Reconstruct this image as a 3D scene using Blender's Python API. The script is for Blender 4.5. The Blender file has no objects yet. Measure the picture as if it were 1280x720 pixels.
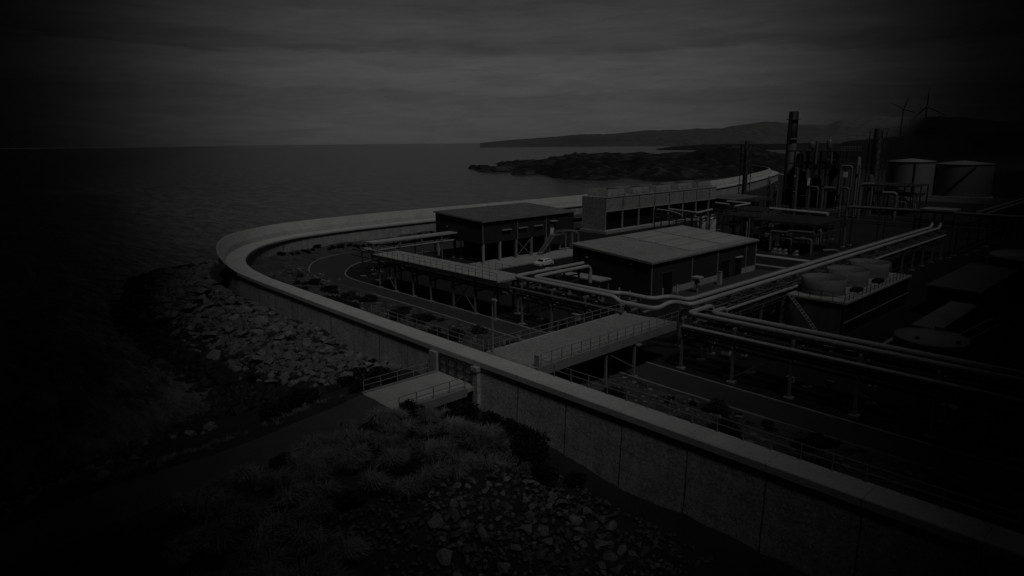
import bpy, bmesh, math, random
import numpy as np
from mathutils import Vector, Matrix, noise
R = math.radians
rnd = random.Random(7)
S = bpy.context.scene
COL = S.collection

# ------------------------------------------------------------------ camera
HEAD, PITCH, ROLL, CAM_H = R(47.1), R(12.45), R(0.56), 24.0
fh = Vector((-math.sin(HEAD), math.cos(HEAD), 0)); rh = Vector((math.cos(HEAD), math.sin(HEAD), 0)); UP = Vector((0, 0, 1))
fw = fh*math.cos(PITCH) - UP*math.sin(PITCH); u0 = fh*math.sin(PITCH) + UP*math.cos(PITCH)
ri = rh*math.cos(ROLL) - u0*math.sin(ROLL); uu = u0*math.cos(ROLL) + rh*math.sin(ROLL)
cd = bpy.data.cameras.new('camera'); cam = bpy.data.objects.new('camera', cd); COL.objects.link(cam)
cam.matrix_world = Matrix(((ri.x, uu.x, -fw.x, 0), (ri.y, uu.y, -fw.y, 0), (ri.z, uu.z, -fw.z, CAM_H), (0, 0, 0, 1)))
cd.sensor_width = 36; cd.lens = 36*825/1280; cd.clip_start = 0.5; cd.clip_end = 60000
S.camera = cam

# ------------------------------------------------------------------ light, sky, exposure
SUN = Vector((0.47, -0.20, 0.86)).normalized()      # towards the sun
sl = bpy.data.lights.new('sun', 'SUN'); sl.energy = 3.4; sl.angle = R(8); sl.color = (1, .985, .965)
so = bpy.data.objects.new('sun', sl); COL.objects.link(so); so.rotation_euler = SUN.to_track_quat('Z', 'Y').to_euler()
SKY_STRENGTH = 0.115
w = bpy.data.worlds.new('World'); S.world = w; w.use_nodes = True
nt = w.node_tree; N = nt.nodes; L = nt.links; N.clear()
def nd(t, **k):
    n = N.new(t)
    for a, b in k.items(): setattr(n, a, b)
    return n
def mth(op, a, b=None, c=None):
    n = nd('ShaderNodeMath', operation=op)
    for i, v in enumerate((a, b, c)):
        if v is None: continue
        if isinstance(v, (int, float)): n.inputs[i].default_value = v
        else: L.new(v, n.inputs[i])
    return n.outputs[0]
def dotc(v, c):
    n = nd('ShaderNodeVectorMath', operation='DOT_PRODUCT'); L.new(v, n.inputs[0]); n.inputs[1].default_value = c; return n.outputs['Value']
sky = nd('ShaderNodeTexSky', sky_type='NISHITA'); sky.sun_disc = False
sky.sun_elevation = math.asin(SUN.z); sky.sun_rotation = math.atan2(SUN.x, SUN.y)
bw = nd('ShaderNodeRGBToBW'); L.new(sky.outputs[0], bw.inputs[0])
tc = nd('ShaderNodeTexCoord'); dirv = tc.outputs['Generated']
az = mth('ARCTAN2', dotc(dirv, rh), dotc(dirv, fh))              # compass angle measured from due seaward
sz = nd('ShaderNodeSeparateXYZ'); L.new(dirv, sz.inputs[0])
el = mth('ARCSINE', sz.outputs['Z'])
cv = nd('ShaderNodeCombineXYZ')
L.new(mth('MULTIPLY', az, 2.2), cv.inputs[0]); L.new(mth('MULTIPLY', el, 16.0), cv.inputs[1])
def noi(vec, scale, detail, rough=.55, dist=0.):
    n = nd('ShaderNodeTexNoise'); n.inputs['Scale'].default_value = scale; n.inputs['Detail'].default_value = detail
    n.inputs['Roughness'].default_value = rough; n.inputs['Distortion'].default_value = dist; L.new(vec, n.inputs['Vector']); return n.outputs['Fac']
n1 = noi(cv.outputs[0], 1.3, 7, .6, .5)
n2 = noi(cv.outputs[0], 4.0, 8, .66, .6)
# layered stratus: bands by height, their edges broken up by noise
elw = mth('ADD', mth('ADD', el, mth('MULTIPLY', mth('SUBTRACT', n1, .5), .075)), mth('MULTIPLY', az, .012))
cr = nd('ShaderNodeValToRGB'); cr.color_ramp.interpolation = 'EASE'
e = cr.color_ramp.elements
L.new(mth('MULTIPLY', elw, 1/R(30)), cr.inputs[0])
pts = [(0, .86), (.06, .92), (.10, .86), (.128, .84), (.14, 1.0), (.19, 1.06), (.228, 1.0), (.245, .72), (.30, .86), (.36, .68), (.55, .8), (1, .8)]
e[0].position, e[0].color = 0, (.86,)*3+(1,); e[1].position, e[1].color = 1, (.8,)*3+(1,)
for p, v in pts[1:-1]:
    x = e.new(p); x.color = (v, v, v, 1)
streak = mth('ADD', mth('MULTIPLY', mth('SUBTRACT', n2, .5), .8), 1.0)
band = mth('MULTIPLY', cr.outputs[0], streak)
# sky dimmed by azimuth towards both sides, so the view's edges go dark
q = mth('DIVIDE', mth('ADD', az, R(0.5)), R(25.5))
side_fade = mth('EXPONENT', mth('MULTIPLY', mth('POWER', mth('ABSOLUTE', q), 4.0), -1.0))
high = nd('ShaderNodeMapRange'); high.interpolation_type = 'SMOOTHSTEP'
L.new(el, high.inputs[0]); high.inputs[1].default_value = R(22); high.inputs[2].default_value = R(55)
low = mth('ADD', mth('MULTIPLY', side_fade, .985), .015)
mixf = mth('ADD', mth('MULTIPLY', low, mth('SUBTRACT', 1.0, high.outputs[0])), mth('MULTIPLY', high.outputs[0], .22))
fac = mth('MULTIPLY', mth('MULTIPLY', band, mixf), 1.0)
# flatten the clear-sky gradient: overcast brightness with a little of the sky in it
base = mth('ADD', mth('MULTIPLY', mth('MINIMUM', bw.outputs[0], 8.0), .15), 3.0)
val = mth('MULTIPLY', base, fac)
cc = nd('ShaderNodeCombineColor')
for i, k in enumerate((1.0, 1.0, 1.025)): L.new(mth('MULTIPLY', val, k), cc.inputs[i])
bg = nd('ShaderNodeBackground'); bg.inputs['Strength'].default_value = SKY_STRENGTH
out = nd('ShaderNodeOutputWorld'); L.new(cc.outputs[0], bg.inputs[0]); L.new(bg.outputs[0], out.inputs[0])
S.view_settings.view_transform = 'Standard'; S.view_settings.look = 'None'
S.view_settings.exposure = -2.9; S.view_settings.gamma = 1

# ------------------------------------------------------------------ materials
MATS = {}
def mat(name, g, rough=.8, amp=.25, scale=1.0, grain=0., gscale=12., bump=0., metal=0., streak=0., joints=None, tint=(1, 1, 1), spec=.3):
    if name in MATS: return MATS[name]
    m = bpy.data.materials.new(name); m.use_nodes = True; t = m.node_tree; n = t.nodes; l = t.links
    b = n['Principled BSDF']; b.inputs['Roughness'].default_value = rough; b.inputs['Metallic'].default_value = metal
    b.inputs['Specular IOR Level'].default_value = spec
    def M(op, a, c):
        x = n.new('ShaderNodeMath'); x.operation = op
        for i, v in enumerate((a, c)):
            if isinstance(v, (int, float)): x.inputs[i].default_value = v
            else: l.new(v, x.inputs[i])
        return x.outputs[0]
    geo = n.new('ShaderNodeNewGeometry'); pos = geo.outputs['Position']
    def nz(sc, det, vec=pos, rg=.6):
        x = n.new('ShaderNodeTexNoise'); x.inputs['Scale'].default_value = sc; x.inputs['Detail'].default_value = det
        x.inputs['Roughness'].default_value = rg; l.new(vec, x.inputs['Vector']); return x.outputs['Fac']
    f = M('ADD', M('MULTIPLY', M('SUBTRACT', nz(scale*.35, 6), .5), amp*3), 1.0)
    if grain:
        g2 = nz(gscale, 2, rg=.8)
        f = M('MULTIPLY', f, M('ADD', M('MULTIPLY', M('SUBTRACT', g2, .5), grain*4), 1.0))
    if streak:
        mp = n.new('ShaderNodeMapping'); mp.inputs['Scale'].default_value = (1.3, 1.3, .09); l.new(pos, mp.inputs[0])
        f = M('MULTIPLY', f, M('ADD', M('MULTIPLY', M('SUBTRACT', nz(1.0, 5, mp.outputs[0]), .5), streak*3), 1.0))
    if joints:
        sx = n.new('ShaderNodeSeparateXYZ'); l.new(pos, sx.inputs[0])
        for ax, per, wd, dk in joints:
            fr = M('FRACT', M('DIVIDE', M('ADD', sx.outputs[ax], M('MULTIPLY', M('SUBTRACT', nz(1.7, 3), .5), .25)), per), 0)
            line = M('LESS_THAN', fr, wd/per)
            f = M('MULTIPLY', f, M('SUBTRACT', 1.0, M('MULTIPLY', line, dk)))
    f = M('MAXIMUM', f, .12)
    c = n.new('ShaderNodeCombineColor')
    for i in range(3): l.new(M('MULTIPLY', f, g*tint[i]), c.inputs[i])
    l.new(c.outputs[0], b.inputs['Base Color'])
    if bump:
        bp = n.new('ShaderNodeBump'); bp.inputs['Strength'].default_value = bump; bp.inputs['Distance'].default_value = .1
        l.new(nz(gscale*.5, 4), bp.inputs['Height']); l.new(bp.outputs[0], b.inputs['Normal'])
    MATS[name] = m; return m
CONC_TOP = mat('pale_concrete', .45, .85, .16, 1.2, .2, 7, .1, joints=[(0, 5.6, .05, .5)])
CONC_WALL = mat('weathered_concrete', .36, .9, .34, 1.8, .6, 6, .3, streak=.28, joints=[(0, 5.6, .11, .75), (2, 1.45, .05, .3)])
CONC = mat('grey_concrete', .32, .85, .2, 1.5, .15, 8, .1)
CONC_IN = mat('inner_wall_concrete', .27, .9, .25, 1.2, .25, 6, .2, streak=.25)
PARAPET = mat('parapet_concrete', .38, .9, .2, .8, .3, 4, .15, streak=.12)
ASPH = mat('asphalt', .045, .9, .2, .6, .25, 6, .1)
YARD = mat('dark_yard_gravel', .014, .95, .35, .3, .3, 5, .1)
LAND = mat('heath_land', .020, .95, .5, .02, .2, 1.5)
KERB = mat('kerb_concrete', .22, .85, .3, 3, .2, 9)
GRAVEL = mat('gravel_track', .062, .95, .25, .8, .5, 9, .3)
EARTH = mat('dark_earth_bank', .022, .95, .5, .8, .5, 5, .4)
ROCK = mat('pale_armour_rock', .15, .9, .6, 2.2, .5, 5, .8)
ROCKD = mat('wet_dark_rock', .018, .6, .5, 1.5, .3, 4, .4)
HEADM = mat('headland_rock', .010, .9, 1.0, .16, .5, .5, .5)
def slope_mix(m, flat):                                            # paler heath where the ground lies flat, bare dark rock where steep
    t = m.node_tree; n = t.nodes; l = t.links; b = n['Principled BSDF']; src = b.inputs['Base Color'].links[0].from_socket
    g = n.new('ShaderNodeNewGeometry'); sx = n.new('ShaderNodeSeparateXYZ'); l.new(g.outputs['True Normal'], sx.inputs[0])
    r_ = n.new('ShaderNodeMapRange'); r_.inputs[1].default_value = .86; r_.inputs[2].default_value = .97; l.new(sx.outputs['Z'], r_.inputs[0])
    mx = n.new('ShaderNodeMix'); mx.data_type = 'RGBA'; l.new(r_.outputs[0], mx.inputs['Factor']); l.new(src, mx.inputs['A'])
    ns = n.new('ShaderNodeTexNoise'); ns.inputs['Scale'].default_value = .12; ns.inputs['Detail'].default_value = 6; l.new(g.outputs['Position'], ns.inputs['Vector'])
    c = n.new('ShaderNodeValToRGB'); c.color_ramp.elements[0].position = .4; c.color_ramp.elements[1].position = .65
    c.color_ramp.elements[0].color = (flat*.25,)*3+(1,); c.color_ramp.elements[1].color = (flat,)*3+(1,); l.new(ns.outputs['Fac'], c.inputs[0])
    l.new(c.outputs[0], mx.inputs['B']); l.new(mx.outputs['Result'], b.inputs['Base Color'])
slope_mix(HEADM, .06)
STEEL = mat('galvanised_steel', .26, .55, .3, 3, .2, 8, metal=.2)
STEELD = mat('dark_painted_steel', .055, .6, .3, 2, .2, 6)
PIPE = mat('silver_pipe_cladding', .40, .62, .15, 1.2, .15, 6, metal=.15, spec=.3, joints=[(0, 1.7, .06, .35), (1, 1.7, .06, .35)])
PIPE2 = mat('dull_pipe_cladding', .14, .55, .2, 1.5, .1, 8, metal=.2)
CLAD = mat('dark_wall_cladding', .035, .6, .2, .8, .2, 5, joints=[(1, 1.2, .06, .3), (0, 1.2, .06, .3)])
CLAD2 = mat('charcoal_wall_cladding', .022, .6, .2, .8, .2, 5)
ROOF1 = mat('dark_corrugated_roof', .16, .7, .3, .7, .9, 3, joints=[(1, 1.0, .35, .6)])
ROOF2 = mat('grey_membrane_roof', .25, .8, .22, .6, .55, 4)
SKYL = mat('pale_roof_panel', .33, .6, .16, .8, .35, 5)
GRAT = mat('steel_grating_deck', .33, .7, .2, 1, .6, 5, joints=[(0, 1.5, .05, .4)])
TRIM = mat('pale_trim', .36, .6, .15, 2)
WHITE = mat('white_paint', .7, .4, .08, 2)
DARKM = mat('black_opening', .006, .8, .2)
CTP = mat('cooling_tower_panel', .28, .8, .22, .6, .7, 3, streak=.15)
TANK = mat('storage_tank_paint', .15, .6, .12, .3, .1, 3, streak=.08)
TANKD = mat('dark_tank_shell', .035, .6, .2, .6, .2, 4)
CHIMD = mat('chimney_black_band', .012, .6, .3)
CHIMG = mat('chimney_grey', .16, .7, .3, .8, .3, 3)
BUSH = mat('dark_shrub_leaves', .012, .8, .4, 2)
GRASS = mat('dry_tussock_grass', .19, .8, .9, 1.0)
SCRUB = mat('verge_scrub', .055, .9, .9, 1.6, .6, 4, .5)
GLASS = mat('dark_window_glass', .01, .15, .05)
HILL = mat('far_hill_heath', .08, .95, .4, .004, .35, .03)
RIDGE = mat('dark_wooded_ridge', .012, .95, .4, .02)
TURB = mat('turbine_grey', .16, .5, .05)
BLADE = mat('turbine_blade_grey', .05, .5, .05)
BLOCKER = mat('shade_blocker', .35, 1, .1, .01, spec=0)  # grey for the added, unseen shade blockers
TYRE = mat('black_rubber', .01, .8, .1)

# sea: dark water with wind ripples
def sea_mat():
    m = bpy.data.materials.new('sea_water'); m.use_nodes = True; t = m.node_tree; n = t.nodes; l = t.links
    b = n['Principled BSDF']; b.inputs['Base Color'].default_value = (.028, .0285, .029, 1)
    b.inputs['Roughness'].default_value = .22; b.inputs['IOR'].default_value = 1.33
    g = n.new('ShaderNodeNewGeometry')
    mp = n.new('ShaderNodeMapping'); mp.inputs['Rotation'].default_value = (0, 0, R(20)); mp.inputs['Scale'].default_value = (.35, 1, 1)
    l.new(g.outputs['Position'], mp.inputs[0])
    h = None
    for sc, am in ((.06, 3.0), (.22, 1.1), (.8, .45), (2.6, .2), (7., .07)):
        x = n.new('ShaderNodeTexNoise'); x.inputs['Scale'].default_value = sc; x.inputs['Detail'].default_value = 3; l.new(mp.outputs[0], x.inputs['Vector'])
        k = n.new('ShaderNodeMath'); k.operation = 'MULTIPLY'; l.new(x.outputs['Fac'], k.inputs[0]); k.inputs[1].default_value = am
        if h is None: h = k.outputs[0]
        else:
            a = n.new('ShaderNodeMath'); a.operation = 'ADD'; l.new(h, a.inputs[0]); l.new(k.outputs[0], a.inputs[1]); h = a.outputs[0]
    x = n.new('ShaderNodeTexNoise'); x.inputs['Scale'].default_value = .3; x.inputs['Detail'].default_value = 10; x.inputs['Roughness'].default_value = .8; l.new(mp.outputs[0], x.inputs['Vector'])
    r_ = n.new('ShaderNodeValToRGB'); r_.color_ramp.elements[0].position = .42; r_.color_ramp.elements[0].color = (.006, .0062, .0065, 1); r_.color_ramp.elements[1].position = .66; r_.color_ramp.elements[1].color = (.15, .15, .152, 1)
    l.new(x.outputs['Fac'], r_.inputs[0]); l.new(r_.outputs[0], b.inputs['Base Color'])
    bp = n.new('ShaderNodeBump'); bp.inputs['Strength'].default_value = .34; bp.inputs['Distance'].default_value = 1.0
    l.new(h, bp.inputs['Height']); l.new(bp.outputs[0], b.inputs['Normal'])
    return m
SEA = sea_mat()

# ------------------------------------------------------------------ helpers
WL = {}
def wl(o): return WL.get(o.name, Vector((0, 0, 0))) if o else Vector((0, 0, 0))
def tag(o, label=None, cat=None, group=None, kind=None):
    if label: o['label'] = label
    if cat: o['category'] = cat
    if group: o['group'] = group
    if kind: o['kind'] = kind
    return o
def thing(name, loc, label, cat, group=None):
    o = bpy.data.objects.new(name, None); COL.objects.link(o); o.location = loc; o.empty_display_size = .5
    WL[o.name] = Vector(loc); return tag(o, label, cat, group)
def fillet(pts, rad, seg=5):
    P = [Vector(p) for p in pts]; o = [P[0]]
    for i in range(1, len(P)-1):
        a, b, c = P[i-1], P[i], P[i+1]
        d = min(rad, (a-b).length*.49, (c-b).length*.49)
        s, e_ = b+(a-b).normalized()*d, b+(c-b).normalized()*d
        for k in range(seg+1):
            t = k/seg; o.append(s*(1-t)**2 + b*2*t*(1-t) + e_*t*t)
    o.append(P[-1]); return o
class MB:
    def __init__(s): s.v = []; s.f = []; s.sm = []
    def add(s, vs, fs, sm=False):
        n = len(s.v); s.v += [tuple(v) for v in vs]; s.f += [[i+n for i in f] for f in fs]; s.sm += [sm]*len(fs); return s
    def box(s, x0, x1, y0, y1, z0, z1):
        return s.add([(x, y, z) for z in (z0, z1) for y in (y0, y1) for x in (x0, x1)],
                     [(0, 2, 3, 1), (4, 5, 7, 6), (0, 1, 5, 4), (2, 6, 7, 3), (0, 4, 6, 2), (1, 3, 7, 5)])
    def bar(s, a, b, w, h=None):
        a, b = Vector(a), Vector(b); h = h or w; d = (b-a).normalized()
        x = d.cross(UP); x = x.normalized() if x.length > .01 else Vector((1, 0, 0)); y = x.cross(d).normalized()
        vs = [p + x*(i*w/2) + y*(j*h/2) for p in (a, b) for i, j in ((-1, -1), (1, -1), (1, 1), (-1, 1))]
        return s.add(vs, [(3, 2, 1, 0), (4, 5, 6, 7), (0, 1, 5, 4), (1, 2, 6, 5), (2, 3, 7, 6), (3, 0, 4, 7)])
    def tube(s, pts, r, n=10, cap=True):
        P = [Vector(p) for p in pts]; T = []
        for i in range(len(P)):
            t = (P[min(i+1, len(P)-1)]-P[max(i-1, 0)]); T.append(t.normalized())
        a = T[0].cross(UP); a = a.normalized() if a.length > .05 else Vector((1, 0, 0)); vs = []
        rr = r if isinstance(r, (list, tuple)) else [r]*len(P)
        for p, t, q in zip(P, T, rr):
            a = (a - t*a.dot(t)).normalized(); b = t.cross(a)
            vs += [p + (a*math.cos(2*math.pi*k/n) + b*math.sin(2*math.pi*k/n))*q for k in range(n)]
        fs = [(i*n+k, i*n+(k+1) % n, (i+1)*n+(k+1) % n, (i+1)*n+k) for i in range(len(P)-1) for k in range(n)]
        s.add(vs, fs, True)
        if cap:
            m = (len(P)-1)*n; s.add([vs[k] for k in range(n)], [tuple(range(n-1, -1, -1))]); s.add([vs[m+k] for k in range(n)], [tuple(range(n))])
        return s
    def lathe(s, c, prof, n=32, sm=True):
        vs = [(c[0]+r*math.cos(2*math.pi*k/n), c[1]+r*math.sin(2*math.pi*k/n), c[2]+z) for r, z in prof for k in range(n)]
        return s.add(vs, [(i*n+k, i*n+(k+1) % n, (i+1)*n+(k+1) % n, (i+1)*n+k) for i in range(len(prof)-1) for k in range(n)], sm)
    def prism(s, poly, z0, z1):
        n = len(poly); return s.add([(x, y, z0) for x, y in poly]+[(x, y, z1) for x, y in poly],
            [tuple(range(n-1, -1, -1)), tuple(range(n, 2*n))]+[(i, (i+1) % n, n+(i+1) % n, n+i) for i in range(n)])
    def build(s, name, m, parent=None, at=None):
        o0 = wl(parent)+Vector(at or (0, 0, 0)) if parent else Vector(at or (0, 0, 0))
        me = bpy.data.meshes.new(name); me.from_pydata([(v[0]-o0.x, v[1]-o0.y, v[2]-o0.z) for v in s.v], [], s.f)
        me.polygons.foreach_set('use_smooth', s.sm); me.materials.append(m); me.update()
        o = bpy.data.objects.new(name, me); COL.objects.link(o)
        if parent: o.parent = parent
        o.location = Vector(at or (0, 0, 0)); WL[o.name] = o0; return o
def dup(root, delta, label=None, group=None):
    def cp(o, par):
        c = o.copy(); COL.objects.link(c); WL[c.name] = wl(o)+Vector(delta)
        if par: c.parent = par
        for ch in list(o.children): cp(ch, c)
        return c
    c = cp(root, None); c.location = root.location+Vector(delta)
    if label: c['label'] = label
    if group: c['group'] = group
    return c
def struct(name, mb, m): return tag(mb.build(name, m), kind='structure')
def railing(parent, pts, step=1.6, h=1.1, m=STEEL, r=.035, mid=True, name=''):
    rails = MB(); pts = [Vector(p) for p in pts]; posts = []
    for a, b in zip(pts, pts[1:]):
        for z in ([h, h*.55] if mid else [h]): rails.bar(a+UP*z, b+UP*z, r*1.6)
        k = max(1, round((b-a).length/step)); posts += [a.lerp(b, i/k) for i in range(k)]
    posts.append(pts[-1]); o = rails.build('handrail', m, parent)
    for p in posts[:99]: MB().bar(p-UP*.02, p+UP*h, r*2).build('railing_post', m, parent)
    return o

# ------------------------------------------------------------------ setting: sea, land, hills
mb = MB(); mb.add([(-30000, -20000, -2.5), (30000, -20000, -2.5), (30000, 40000, -2.5), (-30000, 40000, -2.5)], [(0, 1, 2, 3)]); struct('sea', mb, SEA)

WALL = [(60, 36.8), (40, 36.8), (0, 36.8), (-20, 36.8), (-45, 36.8), (-50.2, 36.8), (-75, 37.0), (-95, 37.3), (-104, 37.7), (-112, 38.8), (-120.4, 41.6), (-127.5, 46), (-132.4, 50.2),
        (-137.2, 56.5), (-140.5, 64), (-142.3, 75), (-142.9, 84), (-143.2, 105), (-141.5, 150), (-142.5, 190), (-144.5, 226), (-155.3, 287), (-177.3, 362), (-194, 405), (-226, 440)]
def smooth_line(P, it=2):
    P = [Vector(p) for p in P]
    for _ in range(it):
        Q = [P[0]]
        for a, b in zip(P, P[1:]): Q += [a*.75+b*.25, a*.25+b*.75]
        Q.append(P[-1]); P = Q
    return P
def offset(P, d):
    o = []
    for i, p in enumerate(P):
        t = (P[min(i+1, len(P)-1)]-P[max(i-1, 0)]).normalized(); n = Vector((t.y, -t.x)); o.append(p+n*d)   # inland side
    return o
# the wall runs along straight, then round the point, then away along the coast
WL_STRAIGHT = [Vector(p) for p in WALL[:8]]
WL_CURVE = [Vector(WALL[7])] + smooth_line(WALL[8:], 2)
FULL = WL_STRAIGHT + WL_CURVE[1:]
inner = offset(FULL, 1.9)
land = [(p.x, p.y) for p in inner] + [(-236, 470), (-230, 600), (-430, 1150), (-760, 2000), (-1500, 4200), (-2200, 5600), (9000, 6500), (9000, 39.9)]
mb = MB(); me_v = [(x, y, -.03) for x, y in land]; mb.add(me_v, [tuple(range(len(land)))[::-1]])
g = struct('ground', mb, LAND)
# plant yard: dark asphalt and gravel, a sheet of its own
mb = MB(); mb.add([(-112, 58, .0), (60, 58, .0), (60, 235, .0), (-126, 235, .0), (-126, 160, 0), (-122, 75, 0)], [tuple(range(6))]); struct('plant_yard', mb, YARD)

def ground_z_in(x, y):                                            # inner verge height
    return 0
def rbf(pts):
    P = np.array([p[:2] for p in pts], float); z = np.array([p[2] for p in pts], float); n = len(P)
    A = np.zeros((n+3, n+3)); D = np.linalg.norm(P[:, None]-P[None], axis=2); A[:n, :n] = D + np.eye(n)*.3; A[:n, n] = 1; A[:n, n+1:] = P; A[n, :n] = 1; A[n+1:, :n] = P.T
    c = np.linalg.solve(A, np.concatenate([z, [0, 0, 0]]))
    return lambda x, y: float(np.hypot(P[:, 0]-x, P[:, 1]-y)@c[:n] + c[n] + c[n+1]*x + c[n+2]*y)
OUT = rbf([(-170, 50, -5), (-166, 41, -2.6), (-150, 30, -3.2), (-140, 36, -1), (-140, 26, -4), (-115, 23, -2.7), (-120, 37, .6), (-131, 43, .4), (-143, 60, -.5), (-152, 60, -3), (-148, 90, -2.5), (-158, 100, -6), (-104, 32, -.6), (-112, 36, 1.6), (-93, 22.6, -2.6), (-93, 36.5, .9), (-85, 33, -.2), (-76, 22.3, -2.6), (-76, 36.5, 1.2),
    (-65, 36.5, .2), (-54, 36.5, .8), (-69, 22.5, -2.6), (-64, 16, -2.6), (-61.6, 8, -2.6), (-58.6, 1, -2.6), (-66, -10, -3), (-62, 27, -.8), (-57, 20, -.6), (-56, 8, -.6), (-75, 10, -5), (-90, 5, -6), (-120, 10, -6), (-160, 10, -6), (-180, 60, -6),
    (-50.5, 28.3, 1.85), (-45, 28.2, 1.85), (-50.5, 22, 1.3), (-47, 24, 1.6), (-50, 14, .5), (-46, 15, .8), (-48, 7, .3), (-44, 3, .4), (-42, 23, 2.0), (-39, 17, 2.0), (-35, 13, 1.6), (-37, 30, 1.0), (-46, 34, .2), (-43, 36.5, -.2), (-33, 36.5, -1.1), (-27, 36.5, -1.3), (-33, 27, .9),
    (-28, 24, .7), (-23, 30, -.2), (-18, 34, -1.2), (-10, 36, -1.6), (10, 36, -1.8), (-20, 24, .3), (-10, 14, .6), (0, 0, .6), (0, 28, -1), (20, 10, 0), (25, 34, -2), (-30, 5, .8), (-30, -10, .3)])
mb = MB(); xs = np.arange(-186, 30, 1.1); ys = np.arange(-12, 112, 1.1); idx = {}
def wall_y(x):  # outside limit: the wall itself covers what lies inside it
    return 37.6
keep = []
for i, x in enumerate(xs):
    for j, y in enumerate(ys):
        inside = (y > 37.8 and x > -112) or (x > -112-(y-37.8)*1.05 and y > 37.8 and y < 52) or (y >= 52 and x > -139) or (y > 44 and x < -175) or (x < -120 and y < 20) or (x < -80 and y < 0)
        if inside: continue
        z = OUT(x, y); n = noise.noise((x*.5, y*.5, 0))*.35 + noise.noise((x*.13, y*.13, 3))*.5
        track = abs((x+48.5) - (28-y)*.02) < 3.2 and y < 28.5
        z += n*(.12 if track or (-52 < x < -43 and 26 < y < 37) else .8)
        if y > 36.4 and x > -112: z = min(z, 1.5)
        idx[i, j] = len(keep); keep.append((x, y, z))
fs = [(idx[i, j], idx[i+1, j], idx[i+1, j+1], idx[i, j+1]) for i in range(len(xs)-1) for j in range(len(ys)-1)
      if all(k in idx for k in ((i, j), (i+1, j), (i+1, j+1), (i, j+1)))]
mb.add(keep, fs, True); struct('shore_bank', mb, EARTH)
# gravel track from the loading platform down along the shore
mb = MB(); rows = []
for k in range(60):
    y = 28.25-k*.75; cx = -47.8-.012*(28-y)+.5*math.sin(k*.13); hw = 2.7+.9*min(1, k/25)+.25*noise.noise((k*.4, 1, 0))
    rows.append([(cx+hw*t, y, OUT(cx+hw*t, y)+.22 - .25*abs(t)**3) for t in (-1, -.6, -.2, .2, .6, 1)])
mb.add([p for r_ in rows for p in r_], [(i*6+j, i*6+j+1, i*6+j+7, i*6+j+6)[::-1] for i in range(59) for j in range(5)], True); struct('gravel_track', mb, GRAVEL)

# hills far behind
SIL = [(-2.59, 20), (-1, 33), (0.12, 41), (2.83, 51), (4.5, 66), (6.86, 77), (8.5, 74), (10.82, 85), (12, 90), (14.67, 98), (17.17, 106), (18.98, 126), (20.47, 142), (21.65, 133), (23.11, 114), (25.08, 111), (25.87, 141), (28.01, 145), (30.57, 146), (33.0, 142), (35.34, 122), (37.54, 110), (42, 100), (50, 90)]
def interp(T, a):
    for (a0, h0), (a1, h1) in zip(T, T[1:]):
        if a0 <= a <= a1: return h0+(h1-h0)*(a-a0)/(a1-a0)
    return T[-1][1]
def ridge_mesh(T, d0, d1, step, rows, amp, z0, seed):
    mb = MB(); A = []; a = T[0][0]
    while a <= T[-1][0]: A.append(a); a += step
    for a in A:
        dv = fh*math.cos(R(a)) + rh*math.sin(R(a)); H = interp(T, a)
        for j in range(rows+1):
            t = j/rows; d = d0+(d1-d0)*t
            prof = math.sin(min(1, t*1.25)*math.pi/2)**.8 if t < .8 else 1-.5*((t-.8)/.2)**2
            p = dv*d; z = z0+(H-z0)*prof + amp*H*noise.noise((p.x*.0016, p.y*.0016, seed))*prof*(1 if t < .75 else .3) + amp*.55*H*noise.noise((p.x*.006, p.y*.006, seed))*prof + amp*.3*H*noise.noise((p.x*.018, p.y*.018, seed))*prof
            mb.v.append((p.x, p.y, z))
    n = rows+1
    mb.f = [(i*n+j, (i+1)*n+j, (i+1)*n+j+1, i*n+j+1) for i in range(len(A)-1) for j in range(rows)]; mb.sm = [True]*len(mb.f)
    return mb
struct('distant_hills', ridge_mesh(SIL, 3600, 5200, .1, 16, .2, -6, 1.), HILL)
struct('wooded_ridge', ridge_mesh([(23.5, 1), (25, 10), (26.6, 21), (28, 23), (30, 27), (33, 30), (37, 34), (45, 36), (52, 30)], 620, 1500, .12, 14, .10, .3, 7.), RIDGE)
struct('coastal_spit', ridge_mesh([(12.2, -1), (13.4, 6), (16, 12), (19, 14), (21, 12), (24, 14), (27, 10)], 1900, 2300, .12, 6, .25, -6, 5.), RIDGE)
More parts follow.
